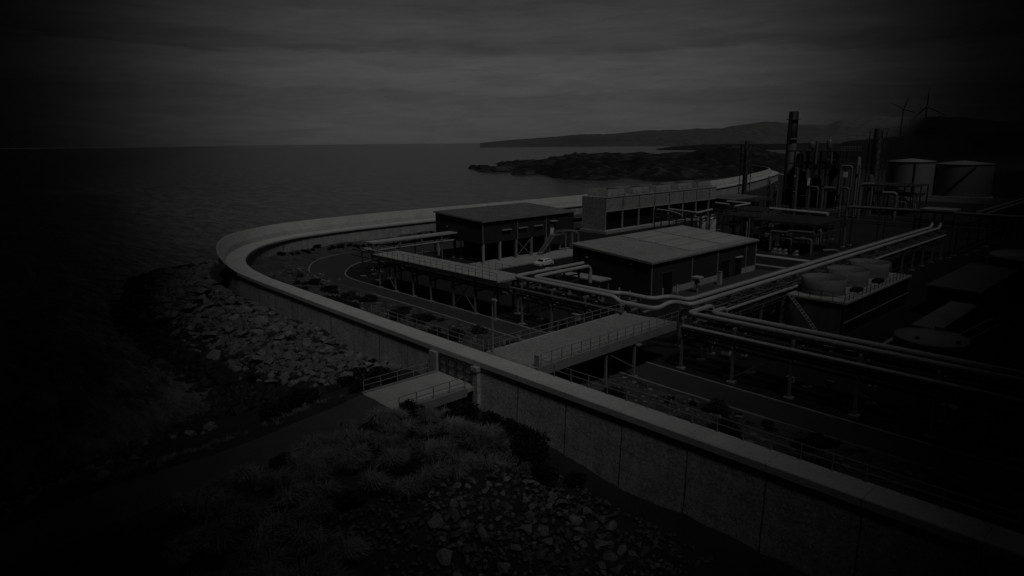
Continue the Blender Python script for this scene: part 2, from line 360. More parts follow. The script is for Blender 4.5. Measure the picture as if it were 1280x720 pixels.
# headland of dark rock with inlets
HP = [(-720, 520), (-560, 455), (-507, 440), (-440, 412), (-375, 385), (-330, 380), (-300, 396), (-262, 385), (-236, 420), (-215, 460), (-215, 560), (-300, 660), (-420, 620), (-560, 600), (-700, 600)]
def headland(name, x0, x1, y0, y1, f, st, m):
    mb = MB(); xs = np.arange(x0, x1, st); ys = np.arange(y0, y1, st)
    for x in xs:
        for y in ys: mb.v.append((x, y, f(x, y)))
    n = len(ys); mb.f = [(i*n+j, (i+1)*n+j, (i+1)*n+j+1, i*n+j+1) for i in range(len(xs)-1) for j in range(n-1)]; mb.sm = [False]*len(mb.f)
    return struct(name, mb, m)
def hf(x, y):
    p = Vector((x, y, 0)); d = p.dot(fh); a = math.degrees(math.atan2(p.dot(rh), d))
    # front edge distance and height by bearing
    fd = interp([(-6, 900), (-2.2, 680), (-1.8, 650), (1, 600), (4.2, 512), (6, 500), (8.3, 498), (10, 505), (12.4, 470), (15, 490), (18, 520), (26, 560)], max(-6, min(26, a)))
    hh = interp([(-6, -9), (-1.8, -8), (-.6, -1), (.6, 1), (2, 2), (3.2, 4), (4.2, 7), (5.5, 11), (6.6, 9), (8, 10.5), (10, 8.5), (11, 11.5), (12, 10.5), (15, 12.5), (18, 17), (20, 14), (23, 3), (25, -8), (26, -8)], max(-6, min(26, a)))
    t = (d-fd)/36.; back = (fd+230-d)/60.
    n = noise.noise((x*.018, y*.018, 2))*.55 + (.3-abs(noise.noise((x*.035, y*.035, 4))))*.9 + (.25-abs(noise.noise((x*.12, y*.12, 4))))*.65
    k = max(-1, min(1, t*1.0+n*.6)); k2 = max(-1, min(1, back+n*.5))
    return -6 + (hh+6)*(.5+.5*min(k, k2)) + n*6.5*(.5+.5*min(k, k2))
headland('rocky_headland', -820, -190, 330, 860, hf, 3.6, HEADM)
for i, (a, d, r, hgt) in enumerate([(-2.3, 660, 7, 2.4), (-1.0, 620, 14, 2.6), (-3.2, 700, 4, 1.2), (1.2, 560, 9, 1.6)]):
    c = fh*d*math.cos(R(a)) + rh*d*math.sin(R(a)); mb = MB(); n = 18
    for k in range(7):
        for j in range(n):
            q = 2*math.pi*j/n; rr = r*(1-k/6.)*(1+.4*noise.noise((math.cos(q)*2+i*7, math.sin(q)*2, k*.4)))
            mb.v.append((c.x+rr*math.cos(q)*1.5*rh.x-rr*math.sin(q)*.4*fh.x, c.y+rr*math.cos(q)*1.5*rh.y-rr*math.sin(q)*.4*fh.y, -3.5+(hgt+3.5)*min(1, k/3.)+.6*noise.noise((j*1.3, k*2.1, i))))
    mb.f = [(k*n+j, k*n+(j+1) % n, (k+1)*n+(j+1) % n, (k+1)*n+j) for k in range(6) for j in range(n)]; mb.sm = [False]*len(mb.f)
    struct('sea_skerry', mb, ROCKD)

# added blockers, unseen overhead, shaped to shade the sides and foreground
def add_blocker(poly, alt, thick):
    P = [Vector((x, y, 0)) + SUN*(alt/SUN.z) for x, y in poly]; n = 6; ring = []
    for a, b in zip(P, P[1:]+P[:1]):
        for k in range(n):
            p = a.lerp(b, k/n); d = 9*noise.noise((p.x*.01, p.y*.01, 5)); ring.append(p+Vector((d, 7*noise.noise((p.x*.01, p.y*.01, 9)), 0)))
    c = sum(ring, Vector())/len(ring); mb = MB(); m = len(ring); lv = [(.0, .99, 0), (.12, 1.0, .15), (.5, .97, .5), (.8, .85, .85), (1, .6, 1.)]
    for t, s, z in lv:
        for p in ring:
            q = c+(p-c)*s; mb.v.append((q.x, q.y, alt+thick*z+8*noise.noise((q.x*.02, q.y*.02, z*5))))
    mb.f = [(i*m+j, i*m+(j+1) % m, (i+1)*m+(j+1) % m, (i+1)*m+j) for i in range(len(lv)-1) for j in range(m)]
    mb.f += [tuple(range(m))[::-1], tuple(range((len(lv)-1)*m, len(lv)*m))]; mb.sm = [True]*len(mb.f)
    return struct('shade_blocker', mb, BLOCKER)
def PB(a, d): v = fh*d*math.cos(R(a)) + rh*d*math.sin(R(a)); return (v.x, v.y)
add_blocker([PB(17, 15), PB(22, 24), PB(27.5, 36), PB(33.5, 50), PB(37, 70), PB(38.5, 100), PB(38, 160), PB(36, 260), PB(35.5, 420), PB(36, 600), PB(60, 700), PB(90, 500), PB(100, 200)], 170, 60)
add_blocker([PB(-75, 70), PB(-40, 70), PB(-27, 60), PB(-18, 46), PB(-8, 35), PB(4, 27), PB(18, 22), PB(36, 20), PB(110, 120), PB(170, 220), PB(-150, 220)], 170, 60)
add_blocker([PB(-22.5, 58), PB(-24.5, 110), PB(-27, 200), PB(-30, 420), PB(-45, 500), PB(-75, 300), PB(-85, 90)], 170, 60)

add_blocker([PB(30.5, 540), PB(29, 2000), PB(29.5, 3600), PB(30.5, 5800), PB(50, 6500), PB(65, 5000), PB(65, 1500)], 1150, 250)

add_blocker([PB(-27.5, 380), PB(-26, 900), PB(-25, 2600), PB(-60, 2600), PB(-60, 380)], 1150, 250)
add_blocker([PB(-24, 2300), PB(-24, 6000), PB(-23, 12000), PB(-60, 12000), PB(-60, 2300)], 2600, 400)

# ------------------------------------------------------------------ seawall with its floodgate
def sweep(P, prof, z_of=None, closed=False):
    mb = MB(); n = len(prof); offs = {}
    T = []
    for i in range(len(P)):
        t = (P[min(i+1, len(P)-1)]-P[max(i-1, 0)]).normalized(); T.append(Vector((t.y, -t.x)))
    for i, p in enumerate(P):
        for d, z in prof:
            if z_of: d, z = z_of(i, d, z)
            mb.v.append((p.x+T[i].x*d, p.y+T[i].y*d, z))
    for i in range(len(P)-1):
        for k in range(n if closed else n-1):
            mb.f.append((i*n+k, (i+1)*n+k, (i+1)*n+(k+1) % n, i*n+(k+1) % n)); mb.sm.append(False)
    if closed: mb.f += [tuple(range(n)), tuple(range((len(P)-1)*n, len(P)*n))[::-1]]; mb.sm += [False]*2
    return mb
# the line runs with the sea on its left and the plant on its right
FL = FULL
seawall = thing('seawall', (-45, 38, 0), 'long curved concrete seawall with a pale walkway along its top', 'seawall')
def widen(p, d, z):                                               # the walkway is broader past the bend
    k = max(0., min(1., (-96-p.x)/25.)) if p.y < 60 else 1.
    return d*(1+.7*k) if d > .5 else d, z
cut0 = [p for p in FL if p.x >= -44.8]; cut0.append(Vector((-44.8, 36.8)))
cut1 = [Vector((-50.4, 36.8))] + [p for p in FL[6:]]
body = [(-.2, -4), (.2, 3.9), (2.0, 3.9), (2.0, -1)]
bm = sweep(cut0, body, lambda i, d, z: widen(cut0[i], d, z), True); bm.build('wall_face', CONC_WALL, seawall)
sweep(cut1, body, lambda i, d, z: widen(cut1[i], d, z), True).build('wall_face', CONC_WALL, seawall)
sweep(FL, [(0, 3.97), (0, 4.44), (.05, 4.5), (2.14, 4.5), (2.2, 4.42), (2.2, 4.1), (2.0, 3.903), (.1, 3.903)], z_of=lambda i, d, z: widen(FL[i], d, z), closed=True).build('walkway', CONC_TOP, seawall)
ramp = {}
def par(i, d, z):
    p = FL[i]; x = p.x
    k = max(0., min(1., (-104-x)/26.)) if p.y < 60 else 1.
    k = k*k*(3-2*k); hz = .02+2.45*k
    return d*(.05+.95*k) if d < -.02 else d, 4.5 + hz*z
FLP = [(i, p) for i, p in enumerate(FL) if p.x < -100]
i0 = FLP[0][0]
sweep(FL[i0:], [(-.02, 0.01), (-.3, .3), (-1.2, .75), (-1.9, 1.), (-1.45, 1.), (.0, .35), (.25, 0.01)], z_of=lambda i, d, z: par(i+i0, d, z), closed=True).build('parapet', PARAPET, seawall)
for x0, x1 in ((-51.5, -50.35), (-44.85, -44.1)):
    MB().box(x0, x1, 36.5, 37.1, -2, 3.96).build('gate_pillar', CONC if x0 < -48 else CONC_WALL, seawall)
MB().box(-44.9, -44.0, 36.4, 37.0, 3.55, 3.95).build('pillar_cap', TRIM, seawall)
gate = MB().box(-50.35, -44.85, 36.9, 37.05, 1.6, 3.88).build('floodgate', mat('grey_gate_steel', .36, .6, .3, 1, .2, 6), seawall)
for x in (-50.1, -48.9, -47.6, -46.3, -45.1): MB().box(x-.09, x+.09, 36.72, 36.897, 2.01, 3.85).build('gate_rib', STEELD, gate)
for z in (2.05, 2.9, 3.65): MB().box(-50.3, -44.9, 36.78, 36.896, z-.06, z+.06).build('gate_rib', STEELD, gate)
MB().box(-50.38, -44.82, 36.9, 38.7, -2, 1.597).build('gate_sill', CONC, seawall)
sweep(FL[i0:], [(3.2, -1), (3.2, .9), (3.7, .9), (3.7, -1)], closed=True).build('wall_footing', CONC_IN, seawall)

# loading platform outside the gate
pf = thing('loading_platform', (-47.5, 32, 0), 'concrete loading platform with handrails outside the floodgate', 'platform')
MB().prism([(-50.4, 28.2), (-44.8, 28.2), (-44.6, 36.85), (-50.35, 36.85)], 1.62, 2.0).build('slab', mat('platform_concrete', .34, .85, .18, 1, .4, 7), pf)
MB().box(-50.5, -50.2, 28.2, 36.6, 1.6, 2.12).build('edge_beam', KERB, pf); MB().box(-44.95, -44.55, 28.2, 35.7, 1.3, 2.06).build('edge_beam', KERB, pf)
MB().box(-46.8, -44.9, 31.5, 32.6, -1.5, 1.6).build('support', CONC, pf); MB().box(-49.8, -48.6, 31.5, 32.6, -1.5, 1.6).build('support', CONC, pf)
railing(pf, [(-50.35, 28.4, 2.1), (-50.35, 35.6, 2.1)], 1.8, 1.1, STEEL, .035)
railing(pf, [(-44.75, 28.5, 2.06), (-44.75, 35.6, 2.06)], 1.8, 1.1, STEEL, .035)

# footbridge from the wall over the road
fb = thing('footbridge', (-42, 50, 0), 'concrete deck footbridge on steel legs from the seawall over the road', 'footbridge')
MB().box(-45.4, -39.2, 39.02, 60.8, 4.28, 4.52).build('deck', mat('bridge_deck', .25, .85, .2, 1, .65, 6, joints=[(1, 1.35, .04, .4)]), fb)
MB().box(-39.2, -38.9, 39.02, 60.8, 3.72, 4.6).build('edge_girder', KERB, fb); MB().box(-45.7, -45.4, 39.02, 60.8, 3.72, 4.62).build('edge_girder', TRIM, fb)
for y in (49.0, 53.6, 59): MB().bar((-45.2, y, 4.1), (-39.3, y, 4.1), .2, .3).build('cross_beam', STEELD, fb)
for x in (-39.2, -45.0):
    for y in (49.0, 53.6): MB().box(x-.11, x+.11, y-.11, y+.11, 0, 3.95).build('leg', STEEL, fb); MB().box(x-.35, x+.35, y-.35, y+.35, 0, .14).build('footing', KERB, fb)
MB().bar((-39.2, 49.1, 3.6), (-39.2, 53.4, 1.2), .09).build('brace', STEEL, fb)
railing(fb, [(-39.05, 39.7, 4.6), (-39.05, 61.3, 4.6)], 1.35, 1.1, STEEL, .03)
railing(fb, [(-45.55, 39.2, 4.62), (-45.55, 61.3, 4.62)], 1.35, 1.1, STEEL, .03)
MB().box(-39.6, -39.0, 39.4, 39.46, 4.62, 5.6).build('end_panel', KERB, fb)

# rails along the inland edge of the wall top
r1 = thing('guard_rail', (-20, 40.2, 4.5), 'long thin guard rail on the wall top right of the footbridge', 'railing'); railing(r1, [(-38.5, 38.8, 4.5), (40, 38.8, 4.5)], 1.9, 1.1, STEEL, .03)
r2 = thing('guard_rail', (-55, 40.2, 4.5), 'thin guard rail on the wall top left of the lamp post', 'railing'); railing(r2, [(-45.9, 38.85, 4.5), (-66, 38.9, 4.5)], 1.9, 1.1, STEEL, .03)
# light post and small signs by the bridge head
lp = thing('lamp_post', (-44.9, 39.2, 4.5), 'tall slim lamp post standing where footbridge meets the wall', 'lamp post')
MB().tube([(-45.0, 39.3, 4.5), (-45.0, 39.3, 9.7)], [.09, .055]).build('pole', STEEL, lp); MB().box(-45.05, -44.4, 39.2, 39.4, 9.65, 9.8).build('lamp_head', TRIM, lp); MB().box(-45.15, -44.85, 39.15, 39.45, 4.5, 4.56).build('base_plate', STEEL, lp)
for x, y, z, s_, lab in ((-48.6, 40.1, 4.75, .42, 'small blank pale sign board on the guard rail left of lamp post'), (-45.55, 41.2, 4.9, .5, 'small blank pale sign board on footbridge rail nearest the lamp post'), (-45.55, 43.1, 5.0, .55, 'larger blank pale sign board further along the footbridge rail')):
    t = thing('sign', (x, y, z), lab, 'sign'); MB().box(x-s_/2, x+s_/2, y-.09, y-.05, z, z+s_*.8).build('sign_board', TRIM, t); MB().box(x-.03, x+.03, y-.05, y, z-.3, z+s_*.7).build('bracket', STEEL, t)

# ------------------------------------------------------------------ inner verge, road
VIN = rbf([(40, 39, .7), (0, 39, .7), (-40, 39, .8), (-80, 39.5, 1.0), (-100, 41, 1.2), (-115, 45, 1.4), (-126, 52, 1.6), (-134, 62, 1.3), (-138, 75, 1.6), (-138.5, 100, 1.7), (-137, 150, 1.6), (-138, 200, 1.5),
    (40, 47, .5), (-40, 47, .45), (-80, 49, .5), (-105, 50, .7), (-118, 54, .6), (40, 53, .02), (-40, 53, .02), (-80, 54.6, .02), (-110, 54.4, .02), (-121, 57.8, .02), (-128, 62, .02), (-132, 67, .02), (-134, 78, .02), (-134, 120, .02), (-134, 200, .02)])
mb = MB(); Pi = offset(FL, 1.95); Po = [Vector(p) for p in ((60, 53.2), (0, 53.2), (-38, 53.1), (-60, 54.6), (-92, 54.9), (-109, 54.2), (-116, 55.4), (-121.8, 58.2), (-127.1, 61.7), (-131, 66.3), (-132.6, 71.4), (-133.8, 78.8), (-134, 110), (-133, 150), (-134, 210))]
Po = [Po[0]]+smooth_line(Po[1:-1], 2)+[Po[-1]]
def nearest_t(P, k):                                              # resample by arc length
    ln = [0]
    for a, b in zip(P, P[1:]): ln.append(ln[-1]+(b-a).length)
    o = []
    for q in range(k+1):
        s_ = ln[-1]*q/k
        for i in range(len(P)-1):
            if ln[i] <= s_ <= ln[i+1]+1e-6: o.append(P[i].lerp(P[i+1], (s_-ln[i])/max(1e-6, ln[i+1]-ln[i]))); break
    return o
Pi2 = [p for p in Pi if p.y < 212]; A_, B_ = nearest_t(Pi2, 330), nearest_t(Po, 330)
for i, (a, b) in enumerate(zip(A_, B_)):
    for j in range(9):
        p = a.lerp(b, j/8); n = noise.noise((p.x*.35, p.y*.35, 1))*.35+noise.noise((p.x*1.1, p.y*1.1, 1))*.18
        mb.v.append((p.x, p.y, max(-.02, VIN(p.x, p.y)+n*(1-(j/8)**3))))
mb.f = [(i*9+j, i*9+j+1, (i+1)*9+j+1, (i+1)*9+j)[::-1] for i in range(330) for j in range(8)]; mb.sm = [True]*len(mb.f)
struct('grass_verge', mb, SCRUB)
Pr = offset(Po, .0); Rf = [Vector(p) for p in ((60, 57.4), (0, 57.4), (-20, 57.5), (-46, 58.2), (-60, 58.6), (-85, 58.3), (-104, 58.2), (-109.5, 59.2), (-113.5, 61.6), (-117.7, 65.2), (-120.1, 69), (-121, 75), (-121, 110), (-120, 150), (-121, 210))]
Rf = [Rf[0]]+smooth_line(Rf[1:-1], 2)+[Rf[-1]]
def strip(P, d0, d1, z, z1=None):
    mb = MB(); a, b = offset(P, d0), offset(P, d1)
    for p, q_ in zip(a, b): mb.v += [(p.x, p.y, z), (q_.x, q_.y, z if z1 is None else z1)]
    mb.f = [(2*i, 2*i+1, 2*i+3, 2*i+2)[::-1] for i in range(len(a)-1)]; mb.sm = [False]*len(mb.f); return mb
A_, B_ = nearest_t(Po, 160), nearest_t(Rf, 160); mb = MB()
for a, b in zip(A_, B_): mb.v += [(a.x, a.y, .012), (b.x, b.y, .012)]
mb.f = [(2*i, 2*i+1, 2*i+3, 2*i+2)[::-1] for i in range(160)]; mb.sm = [False]*160; struct('road', mb, ASPH)
def kerb(P, d, wd=.28, hgt=.13): return sweep(P, [(d, 0), (d, hgt), (d+wd, hgt), (d+wd, 0)], closed=True)
struct('kerb', kerb(Po, -.14), KERB); struct('kerb', kerb(Rf, -.05), KERB)

# ------------------------------------------------------------------ covered galleries and pipe racks
def post(parent, x, y, z1, wd=.22, m=STEEL, foot=True, z0=0):
    mb = MB(); t = .04                                             # an H section
    mb.box(x-wd/2, x+wd/2, y-wd/2, y-wd/2+t, z0, z1); mb.box(x-wd/2, x+wd/2, y+wd/2-t, y+wd/2, z0, z1); mb.box(x-t/2, x+t/2, y-wd/2+t, y+wd/2-t, z0, z1)
    o = mb.build('post', m, parent)
    if foot: MB().box(x-.4, x+.4, y-.4, y+.4, 0, .16).build('footing', KERB, o)
    return o
ga = thing('pipe_gallery', (-81, 60.5, 0), 'long pipe gallery with a flat pale deck beside the road', 'gallery')
MB().box(-97.2, -65.2, 57.9, 63.2, 5.45, 5.7).build('deck', GRAT, ga)
MB().box(-97.2, -65.2, 57.75, 57.897, 5.2, 5.72).build('edge_beam', STEELD, ga); MB().box(-97.2, -65.2, 63.2, 63.35, 5.2, 5.72).build('edge_beam', STEELD, ga)
for x in (-96, -91.2, -86.1, -81.4, -75.7, -70.7, -66.4):
    for y in (58.5, 62.8): post(ga, x, y, 5.45)
    MB().bar((x, 58.3, 5.3), (x, 63, 5.3), .18, .26).build('cross_beam', STEELD, ga)
    MB().bar((x, 58.3, 3.4), (x, 63, 3.4), .14, .2).build('cross_beam', STEELD, ga)
for a, b in ((-75.7, -70.7), (-96, -91.2)):
    MB().bar((a, 58.5, 5.2), (b, 58.5, .4), .08).build('brace', STEEL, ga); MB().bar((b, 58.5, 5.2), (a, 58.5, .4), .08).build('brace', STEEL, ga)
railing(ga, [(-96.9, 58.0, 5.7), (-65.4, 58.0, 5.7)], 1.5, 1.05, STEELD, .022)
railing(ga, [(-96.9, 63.1, 5.7), (-65.4, 63.1, 5.7)], 1.5, 1.05, STEELD, .022)
def pipe(pts, r, lab, m=PIPE, fr=.7, n=10, name='pipe', bands=False, cat='pipe', grp=None):
    o = MB().tube(fillet(pts, fr), r, n).build(name, m); return tag(o, lab, cat, grp)
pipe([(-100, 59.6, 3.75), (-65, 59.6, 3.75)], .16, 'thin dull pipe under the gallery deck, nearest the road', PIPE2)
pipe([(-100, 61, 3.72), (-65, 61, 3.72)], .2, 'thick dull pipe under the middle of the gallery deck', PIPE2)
gb = thing('pipe_gallery', (-109, 76, 0), 'narrow raised pipe gallery leading to the building on columns', 'gallery')
MB().box(-110.8, -108.0, 64.6, 87.8, 5.55, 5.78).build('deck', TRIM, gb)
for y in (66, 71, 76, 81, 86):
    for x in (-110.6, -108.2): post(gb, x, y, 5.55, .2, STEEL)
    MB().bar((-110.7, y, 3.9), (-108, y, 3.9), .14, .2).build('cross_beam', STEELD, gb)
MB().bar((-108.2, 66, .3), (-108.2, 71, 5.3), .07).build('brace', STEEL, gb)
pipe([(-108.7, 66, 4.15), (-108.7, 84.5, 4.15)], .17, 'pale pipe slung along the narrow gallery below its deck', PIPE)
pipe([(-109.6, 66, 4.9), (-109.6, 84.5, 4.9)], .12, 'thin dark pipe slung high inside the narrow gallery', PIPE2)
# link between the two galleries
gl = thing('pipe_bridge', (-103, 62, 0), 'low dark pipe trestle joining the two galleries at road bend', 'pipe rack')
for x in (-106.8, -101.5):
    for y in (61.6, 64.0): post(gl, x, y, 4.6, .2, STEELD)
    MB().bar((x, 61.3, 4.5), (x, 64.3, 4.5), .18, .24).build('cross_beam', STEELD, gl)
for z in (4.7, 3.6): MB().bar((-110.5, 61.7, z), (-97.2, 61.7, z), .12, .2).build('beam', STEELD, gl)
pipe([(-108.7, 66, 4.35), (-108.7, 63, 4.85), (-97.3, 63, 4.85)], .17, 'pale bent pipe on the trestle joining two galleries', PIPE)

def rack(nm, lab, p0, p1, wd, tops, step=6., m=STEEL, h=5.75, braces=(1,), d_levels=(5.6, 4.6, 3.7)):
    p0, p1 = Vector(p0+(0,)), Vector(p1+(0,)); dr = (p1-p0).normalized(); sd = Vector((-dr.y, dr.x, 0))
    c = (p0+p1)/2; t = thing(nm, (c.x, c.y, 0), lab, 'pipe rack'); k = max(1, round((p1-p0).length/step)); st = [p0.lerp(p1, i/k) for i in range(k+1)]
    for p in st[:40]:
        for s_ in (0, wd): q_ = p+sd*s_; post(t, q_.x, q_.y, h, .24, m)
        for z in d_levels: MB().bar(p-sd*.3+UP*z, p+sd*(wd+.3)+UP*z, .16, .24).build('cross_beam', m, t)
    for s_ in (0, wd):
        for z in d_levels[1:]: MB().bar(p0+sd*s_+UP*(z-.24), p1+sd*s_+UP*(z-.24), .12, .2).build('beam', STEELD, t)
    for b in braces:
        if b < k: MB().bar(st[b]+UP*.5, st[b+1]+UP*(h-.9), .09).build('brace', m, t)
    return t
rack('pipe_rack', 'steel pipe rack running right from the end of the gallery deck', (-62, 59.4), (-45.5, 59.4), 3.4, None, 5.5)
rack('pipe_rack', 'steel pipe rack running away from the footbridge end to the back', (-37.6, 66), (-37.6, 154), 4.2, None, 5.9, STEEL, braces=(0, 5))
rack('pipe_rack', 'steel pipe rack running right from the bridge along the road', (-37.2, 59.3), (22, 59.3), 4.0, None, 5.95, STEEL, braces=(1, 4))
rack('pipe_rack', 'short steel pipe rack turning back beside the small white car', (-65.2, 63.6), (-65.2, 74.5), 3.0, None, 5.4, STEELD, braces=())
Z = 6.12
pipe([(-64.4, 74.5, Z), (-64.4, 60.3, Z), (-47.2, 60.3, Z), (-46.4, 60.3, Z-.5), (-41.4, 60.5, Z-.5), (-41.2, 63.1, Z), (-38.7, 63.1, Z), (-38.6, 155, Z), (-38.6, 156.3, 9.3), (-38.6, 158, 9.3)], .275, 'outer of the two fat silver pipes bending past the footbridge end', fr=1.0, n=14)
pipe([(-62.2, 73.6, 3.6), (-62.2, 73.6, Z), (-62.2, 61.7, Z), (-48.6, 61.7, Z), (-47.6, 62.5, Z), (-43.4, 62.5, Z), (-42.8, 65.0, Z), (-40.2, 65.0, Z), (-40.1, 155, Z), (-40.1, 156.3, 9.3), (-40.1, 158, 9.3)], .275, 'inner of the two fat silver pipes bending past the footbridge end', fr=1.0, n=14)
pipe([(30, 59.8, Z), (-36.9, 59.8, Z), (-36.9, 64.6, Z), (-36.9, 64.9, 4.2)], .275, 'fat silver pipe on the road side of the right hand rack', fr=.8, n=14)
pipe([(30, 61.7, Z), (-35.3, 61.7, Z), (-35.3, 64.6, Z), (-35.3, 64.9, 4.2)], .275, 'fat silver pipe on the inner side of the right hand rack', fr=.8, n=14)
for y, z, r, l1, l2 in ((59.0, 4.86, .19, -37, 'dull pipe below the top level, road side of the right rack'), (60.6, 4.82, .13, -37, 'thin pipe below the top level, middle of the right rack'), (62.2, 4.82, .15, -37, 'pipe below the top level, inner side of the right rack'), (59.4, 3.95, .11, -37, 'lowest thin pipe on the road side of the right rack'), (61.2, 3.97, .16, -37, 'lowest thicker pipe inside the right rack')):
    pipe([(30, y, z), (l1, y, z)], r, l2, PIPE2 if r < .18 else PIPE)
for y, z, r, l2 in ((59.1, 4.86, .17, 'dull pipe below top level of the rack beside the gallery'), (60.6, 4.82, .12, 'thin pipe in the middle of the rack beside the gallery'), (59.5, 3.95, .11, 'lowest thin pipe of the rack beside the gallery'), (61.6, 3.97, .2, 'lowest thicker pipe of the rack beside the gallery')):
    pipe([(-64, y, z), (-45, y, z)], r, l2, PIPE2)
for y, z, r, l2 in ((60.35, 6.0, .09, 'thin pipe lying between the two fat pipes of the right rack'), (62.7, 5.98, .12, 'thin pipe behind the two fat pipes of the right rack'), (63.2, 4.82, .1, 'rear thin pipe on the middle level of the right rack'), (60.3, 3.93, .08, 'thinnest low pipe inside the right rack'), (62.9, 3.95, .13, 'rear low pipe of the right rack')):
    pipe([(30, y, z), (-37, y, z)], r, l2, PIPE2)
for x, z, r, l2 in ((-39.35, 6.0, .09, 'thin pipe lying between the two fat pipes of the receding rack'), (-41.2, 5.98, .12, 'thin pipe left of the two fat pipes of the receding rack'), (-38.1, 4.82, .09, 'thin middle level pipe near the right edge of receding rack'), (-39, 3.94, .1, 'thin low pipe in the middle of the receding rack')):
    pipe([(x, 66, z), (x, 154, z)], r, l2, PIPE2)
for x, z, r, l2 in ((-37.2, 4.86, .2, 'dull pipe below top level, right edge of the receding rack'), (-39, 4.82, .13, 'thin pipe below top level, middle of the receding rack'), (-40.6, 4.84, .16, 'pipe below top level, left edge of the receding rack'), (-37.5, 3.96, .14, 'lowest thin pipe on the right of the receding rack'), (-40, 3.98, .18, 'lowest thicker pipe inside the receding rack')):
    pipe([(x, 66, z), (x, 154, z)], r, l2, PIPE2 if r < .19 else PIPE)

# ------------------------------------------------------------------ the two dark buildings
b1 = thing('raised_building', (-108, 98, 0), 'dark clad building raised on pale columns with outside stair', 'building')
X0, X1, Y0, Y1, ZF = -115.5, -100, 85, 112.3, 4.1
MB().add([(x, y, z) for x, y, z in ((X0, Y0, ZF), (X1, Y0, ZF), (X1, Y1, ZF), (X0, Y1, ZF), (X0, Y0, 9.4), (X1, Y0, 8.5), (X1, Y1, 8.5), (X0, Y1, 9.4))],
    [(3, 2, 1, 0), (4, 5, 6, 7), (0, 1, 5, 4), (1, 2, 6, 5), (2, 3, 7, 6), (3, 0, 4, 7)]).build('wall', CLAD, b1)
MB().add([(X0-.3, Y0-.3, 9.42), (X1+.35, Y0-.3, 8.5), (X1+.35, Y1+.3, 8.5), (X0-.3, Y1+.3, 9.42), (X0-.3, Y0-.3, 9.68), (X1+.35, Y0-.3, 8.72), (X1+.35, Y1+.3, 8.72), (X0-.3, Y1+.3, 9.68)],
    [(3, 2, 1, 0), (4, 5, 6, 7), (0, 1, 5, 4), (1, 2, 6, 5), (2, 3, 7, 6), (3, 0, 4, 7)]).build('roof', ROOF1, b1)
MB().add([(X0-.32, Y0-.36, 9.4), (X1+.37, Y0-.36, 8.46), (X1+.37, Y0-.3, 8.46), (X0-.32, Y0-.3, 9.4), (X0-.32, Y0-.36, 9.72), (X1+.37, Y0-.36, 8.76), (X1+.37, Y0-.3, 8.76), (X0-.32, Y0-.3, 9.72)],
    [(3, 2, 1, 0), (4, 5, 6, 7), (0, 1, 5, 4), (1, 2, 6, 5), (2, 3, 7, 6), (3, 0, 4, 7)]).build('roof_trim', KERB, b1)
MB().box(X1+.36, X1+.5, Y0-.36, Y1+.3, 8.48, 8.68).build('gutter', STEEL, b1)
for y in (85.3, 89.8, 94.4, 98.9, 103.4, 107.9, 112):
    for x in (X1-.2, X0+.3): MB().box(x-.2, x+.2, y-.2, y+.2, 0, ZF).build('column', TRIM if y < 91 else STEEL, b1)
for y0, z in ((91.4, 6.45), (96.1, 6.45), (100.7, 6.45)):
    wd = MB().box(X1+.003, X1+.05, y0-1.15, y0+1.15, 5.5, 6.35).build('window', GLASS, b1)
    MB().box(X1, X1+.42, y0-1.3, y0+1.3, 6.36, 6.5).build('window_hood', TRIM, wd)
dr = MB().box(X1+.003, X1+.07, 104.6, 105.7, 4.2, 6.4).build('door', WHITE, b1); MB().box(X1, X1+.9, 104.3, 106.1, 7.0, 7.15).build('door_canopy', TRIM, dr)
for a, b in ((94.4, 98.9),):
    MB().bar((X1-.2, a, .3), (X1-.2, b, 3.9), .1).build('brace', STEEL, b1); MB().bar((X1-.2, b, .3), (X1-.2, a, 3.9), .1).build('brace', STEEL, b1)
for y in (85.05, 94.6, 103.2): MB().box(X1+.004, X1+.14, y-.07, y+.07, ZF, 8.45).build('downpipe', STEEL, b1)
stair = MB().box(X1+.1, X1+1.5, 104.0, 108.2, 4.0, 4.12)
for k in range(14): stair.box(X1+.3, X1+1.4, 103.9-k*.3, 104.2-k*.3, 3.9-k*.28, 3.96-k*.28)
stair.bar((X1+.3, 104.2, 3.8), (X1+.3, 99.9, 0), .08, .2); stair.bar((X1+1.4, 104.2, 3.8), (X1+1.4, 99.9, 0), .08, .2)
so_ = stair.build('staircase', STEEL, b1); railing(so_, [(X1+1.45, 108.1, 4.12), (X1+1.45, 104.2, 4.12), (X1+1.45, 99.9, .1)], 1.2, 1.05, STEEL, .03)
MB().box(X1-.8, X1+.3, 104.1, 104.3, 0, 4).build('column', STEEL, b1); MB().box(X1+1.35, X1+1.5, 108, 108.2, 0, 4).build('column', STEEL, b1)
MB().box(X0+2, X0+9, Y0+6, Y1-3, .0, ZF-.003).build('ground_floor_wall', CLAD2, b1)
MB().box(X0+3.9, X0+4.1, Y0-.09, Y0-.003, 6.6, 6.9).build('wall_lamp', TRIM, b1)
pipe([(-99.0, 105.4, 4.6), (-98.6, 109.5, 4.6), (-97.6, 111.0, 4.2), (-97.5, 111.2, 0)], .33, 'fat pale duct curving down beside the outside stair', PIPE2, fr=1.3)
struct('concrete_apron', MB().box(-102, -93.9, 81, 113, .0, .16), CONC); struct('concrete_apron', MB().box(-93.4, -68, 75.6, 81.0, 0, .012), ASPH)
struct('pavement', MB().box(-93.8, -93.3, 81, 118, 0, .13), KERB)

